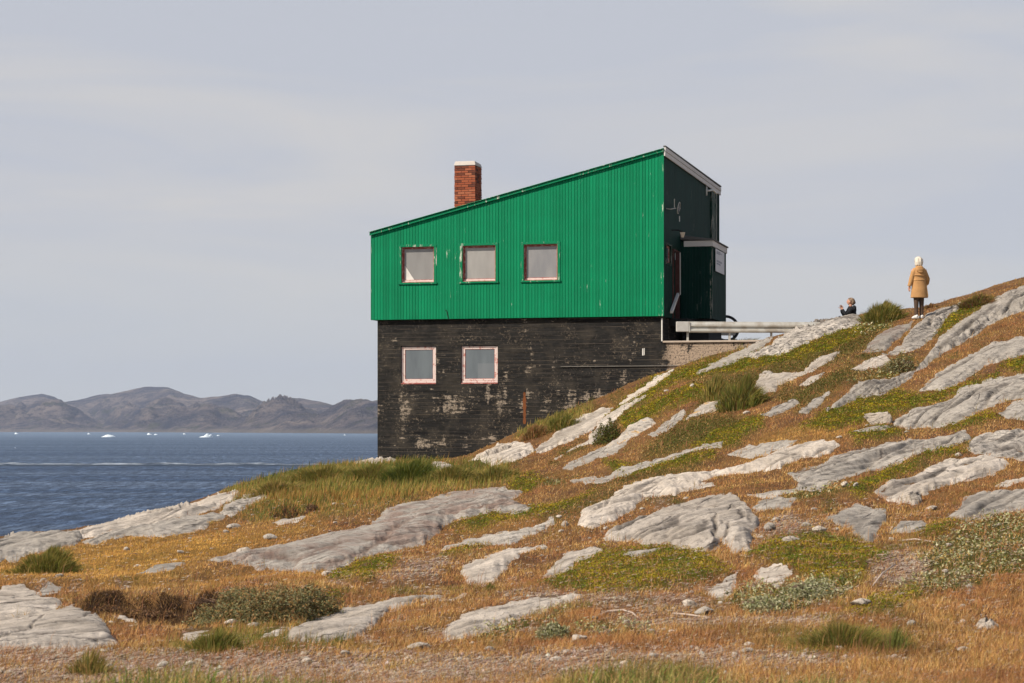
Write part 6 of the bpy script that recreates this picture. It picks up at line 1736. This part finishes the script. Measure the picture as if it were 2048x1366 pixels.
def bush(px, py, wp, hp_, label, cols, n=5000, name='willow_shrub', leaf=.014, deep=1.2):
    xx, dd = ground(px, py); xx = float(xx); dd = float(dd); zc = float(HT(np.array(xx), np.array(dd)))
    R = wp / F * dd / 2; Hh = hp_ / F * dd
    root = thing(name, label, 'shrub', (xx, dd, zc))
    V = rng.normal(size=(n, 3)); V /= np.linalg.norm(V, axis=1)[:, None]; V[:, 2] = np.abs(V[:, 2])
    r = rng.random(n) ** .35 * (1 + .35 * gn(V[:, 0] * 3 + px, V[:, 1] * 3 + V[:, 2] * 2, 5))
    x_ = V[:, 0] * r * R; y_ = V[:, 1] * r * R * deep; zz = V[:, 2] * r * Hh
    zz = zz + HT(xx + x_, dd + y_) - zc
    lf = leaves('foliage', x_, y_, zz, np.maximum(leaf, pxw(dd, 1.25)) * rng.uniform(.6, 1.4, n), pick(cols, n, .25), .2, long=1.8)
    lf.parent = root
    tw = MB(); q = random.Random(int(px))
    for _ in range(26):
        a = q.uniform(0, 6.28); e = q.uniform(.3, .95)
        tw.tube([(q.uniform(-.1, .1) * R, q.uniform(-.1, .1) * R, -.02), (math.cos(a) * R * e * .5, math.sin(a) * R * e * .4, Hh * .55), (math.cos(a) * R * e, math.sin(a) * R * e * deep, Hh * (1.02 - .5 * e))], [.006, .004, .002], 4)
    tw.build('twigs', M_TWIG, root)
WL = [(.15, .145, .06), (.19, .18, .085), (.25, .235, .13), (.11, .11, .04), (.24, .15, .055), (.30, .18, .07)]
bush(455, 1236, 170, 62, 'grey-green willow shrub beside the dark peat bank, left of three', WL, 12000)
bush(545, 1240, 190, 66, 'grey-green willow shrub in the middle of the clump of three', WL, 14000)
bush(622, 1228, 130, 52, 'grey-green willow shrub at the right end of the clump', WL, 9000)
bush(1215, 885, 60, 40, 'dark green dwarf shrub beside the winding pale ledge', [(.06, .075, .015), (.09, .10, .02), (.14, .10, .03)], 3000)
bush(1800, 740, 70, 28, 'olive dwarf willow on the upper slope under the oval rock', WL, 2600)
bush(1105, 1282, 70, 34, 'silvery small shrub beside the tongue-shaped rock', [(.38, .36, .22), (.30, .29, .16), (.2, .2, .08)], 2600)
bush(1620, 1190, 120, 34, 'low silvery willow patch under the right moss, densest clump', [(.42, .40, .26), (.34, .33, .19), (.18, .19, .07)], 3600)
bush(1530, 1215, 110, 26, 'low silvery willow clump left of the densest one', [(.40, .38, .24), (.30, .29, .16), (.18, .19, .07)], 3000)
bush(320, 1212, 90, 30, 'brown dead heather hanging over the peat hollow', [(.12, .06, .03), (.08, .045, .025), (.20, .11, .05)], 2600, name='heather')
bush(215, 1203, 70, 22, 'brown heather tuft over the left peat hollow', [(.12, .06, .03), (.08, .045, .025), (.24, .13, .05)], 1600, name='heather')
bush(275, 1206, 90, 24, 'brown heather fringe between the two peat hollows', [(.16, .08, .035), (.10, .055, .03), (.28, .16, .06)], 2200, name='heather')
bush(400, 1212, 60, 26, 'brown heather between the peat bank and the willow shrubs', [(.16, .08, .035), (.10, .055, .03), (.28, .16, .06)], 1500, name='heather')
bush(620, 1030, 36, 16, 'dark brown root mass hanging over the burrow', [(.10, .055, .03), (.2, .11, .06)], 700, name='heather')

# bleached roots and sticks
M_ROOT = worn('bleached_root', (.46, .37, .31), (.28, .21, .17), 12)
def root_stick(pts, r, label):
    P = []
    for px, py, lift in pts:
        xx, dd = ground(px, py); P.append(Vector((float(xx), float(dd), float(HT(np.array(float(xx)), np.array(float(dd)))) + lift)))
    c = P[0].copy(); P = [p - c for p in P]
    o = MB().tube(P, [r * (1 - .12 * k) for k in range(len(P))], 7).build('dry_root', M_ROOT, smooth=True); o.location = c; tag(o, label, 'stick')
root_stick([(1195, 1233, .0), (1215, 1229, .02), (1245, 1226, .03), (1265, 1227, .02), (1280, 1232, 0)], .012, 'bleached curved root lying on brown earth left of the pale stones')
root_stick([(1345, 1224, .01), (1370, 1226, .02), (1400, 1229, .015), (1430, 1231, .0)], .010, 'thin bleached root under the two pale stones')
root_stick([(1797, 1074, .01), (1830, 1076, .03), (1862, 1081, .01)], .011, 'pale stick on the moss at the head of the bare patch')
root_stick([(1742, 1176, .0), (1765, 1160, .06), (1790, 1150, .12)], .008, 'thin stick pointing up from the bare patch')
# small loose stones among the grass, nothing tells them apart
q = random.Random(11); k = 0
while k < 130:
    a, b = q.uniform(-100, 2150), q.uniform(1010, 1340) if q.random() < .75 else q.uniform(700, 1010)
    if b < 1010 and a < 1150: continue
    if float(look(ROCKMASK, np.array([a]), np.array([b]))[0]) > -2: continue
    if float(look(M_MOSS, np.array([a]), np.array([b]))[0]) > .3: continue
    w_ = q.uniform(6, 17) * (1.5 if b > 1290 else 1)
    zn = 0 if b > 1290 else 1 if b < 1010 else 2 if a < 900 else 3
    put_stone(500 + k, a, b, w_, w_ * q.uniform(.4, .65), ('small pale loose stone on the gravel path along the bottom edge', 'small pale loose stone on the upper slope right of the house', 'small pale loose stone in the golden grass on the left', 'small pale loose stone in the rusty grass at lower right')[zn],
              ('loose stones on the gravel path', 'loose stones on the upper slope', 'loose stones in the golden grass', 'loose stones in the rusty grass')[zn], sub=2); k += 1
# ------------------------------------------------------------------ sea air
HZ = MB().box(-9000, 9000, -40, 13500, -14.5, 420).build('haze', None)
hm = bpy.data.materials.new('sea_air'); hm.use_nodes = True; ht = hm.node_tree; ht.nodes.clear()
ho = ht.nodes.new('ShaderNodeOutputMaterial'); pv = ht.nodes.new('ShaderNodeVolumePrincipled')
pv.inputs['Color'].default_value = (.60, .72, 1.0, 1); pv.inputs['Density'].default_value = 4.2e-5; pv.inputs['Anisotropy'].default_value = 0.0
ht.links.new(pv.outputs[0], ho.inputs['Volume']); HZ.data.materials.append(hm)
tag(HZ, 'thin bluish sea air over the fjord', 'haze', kind='stuff')
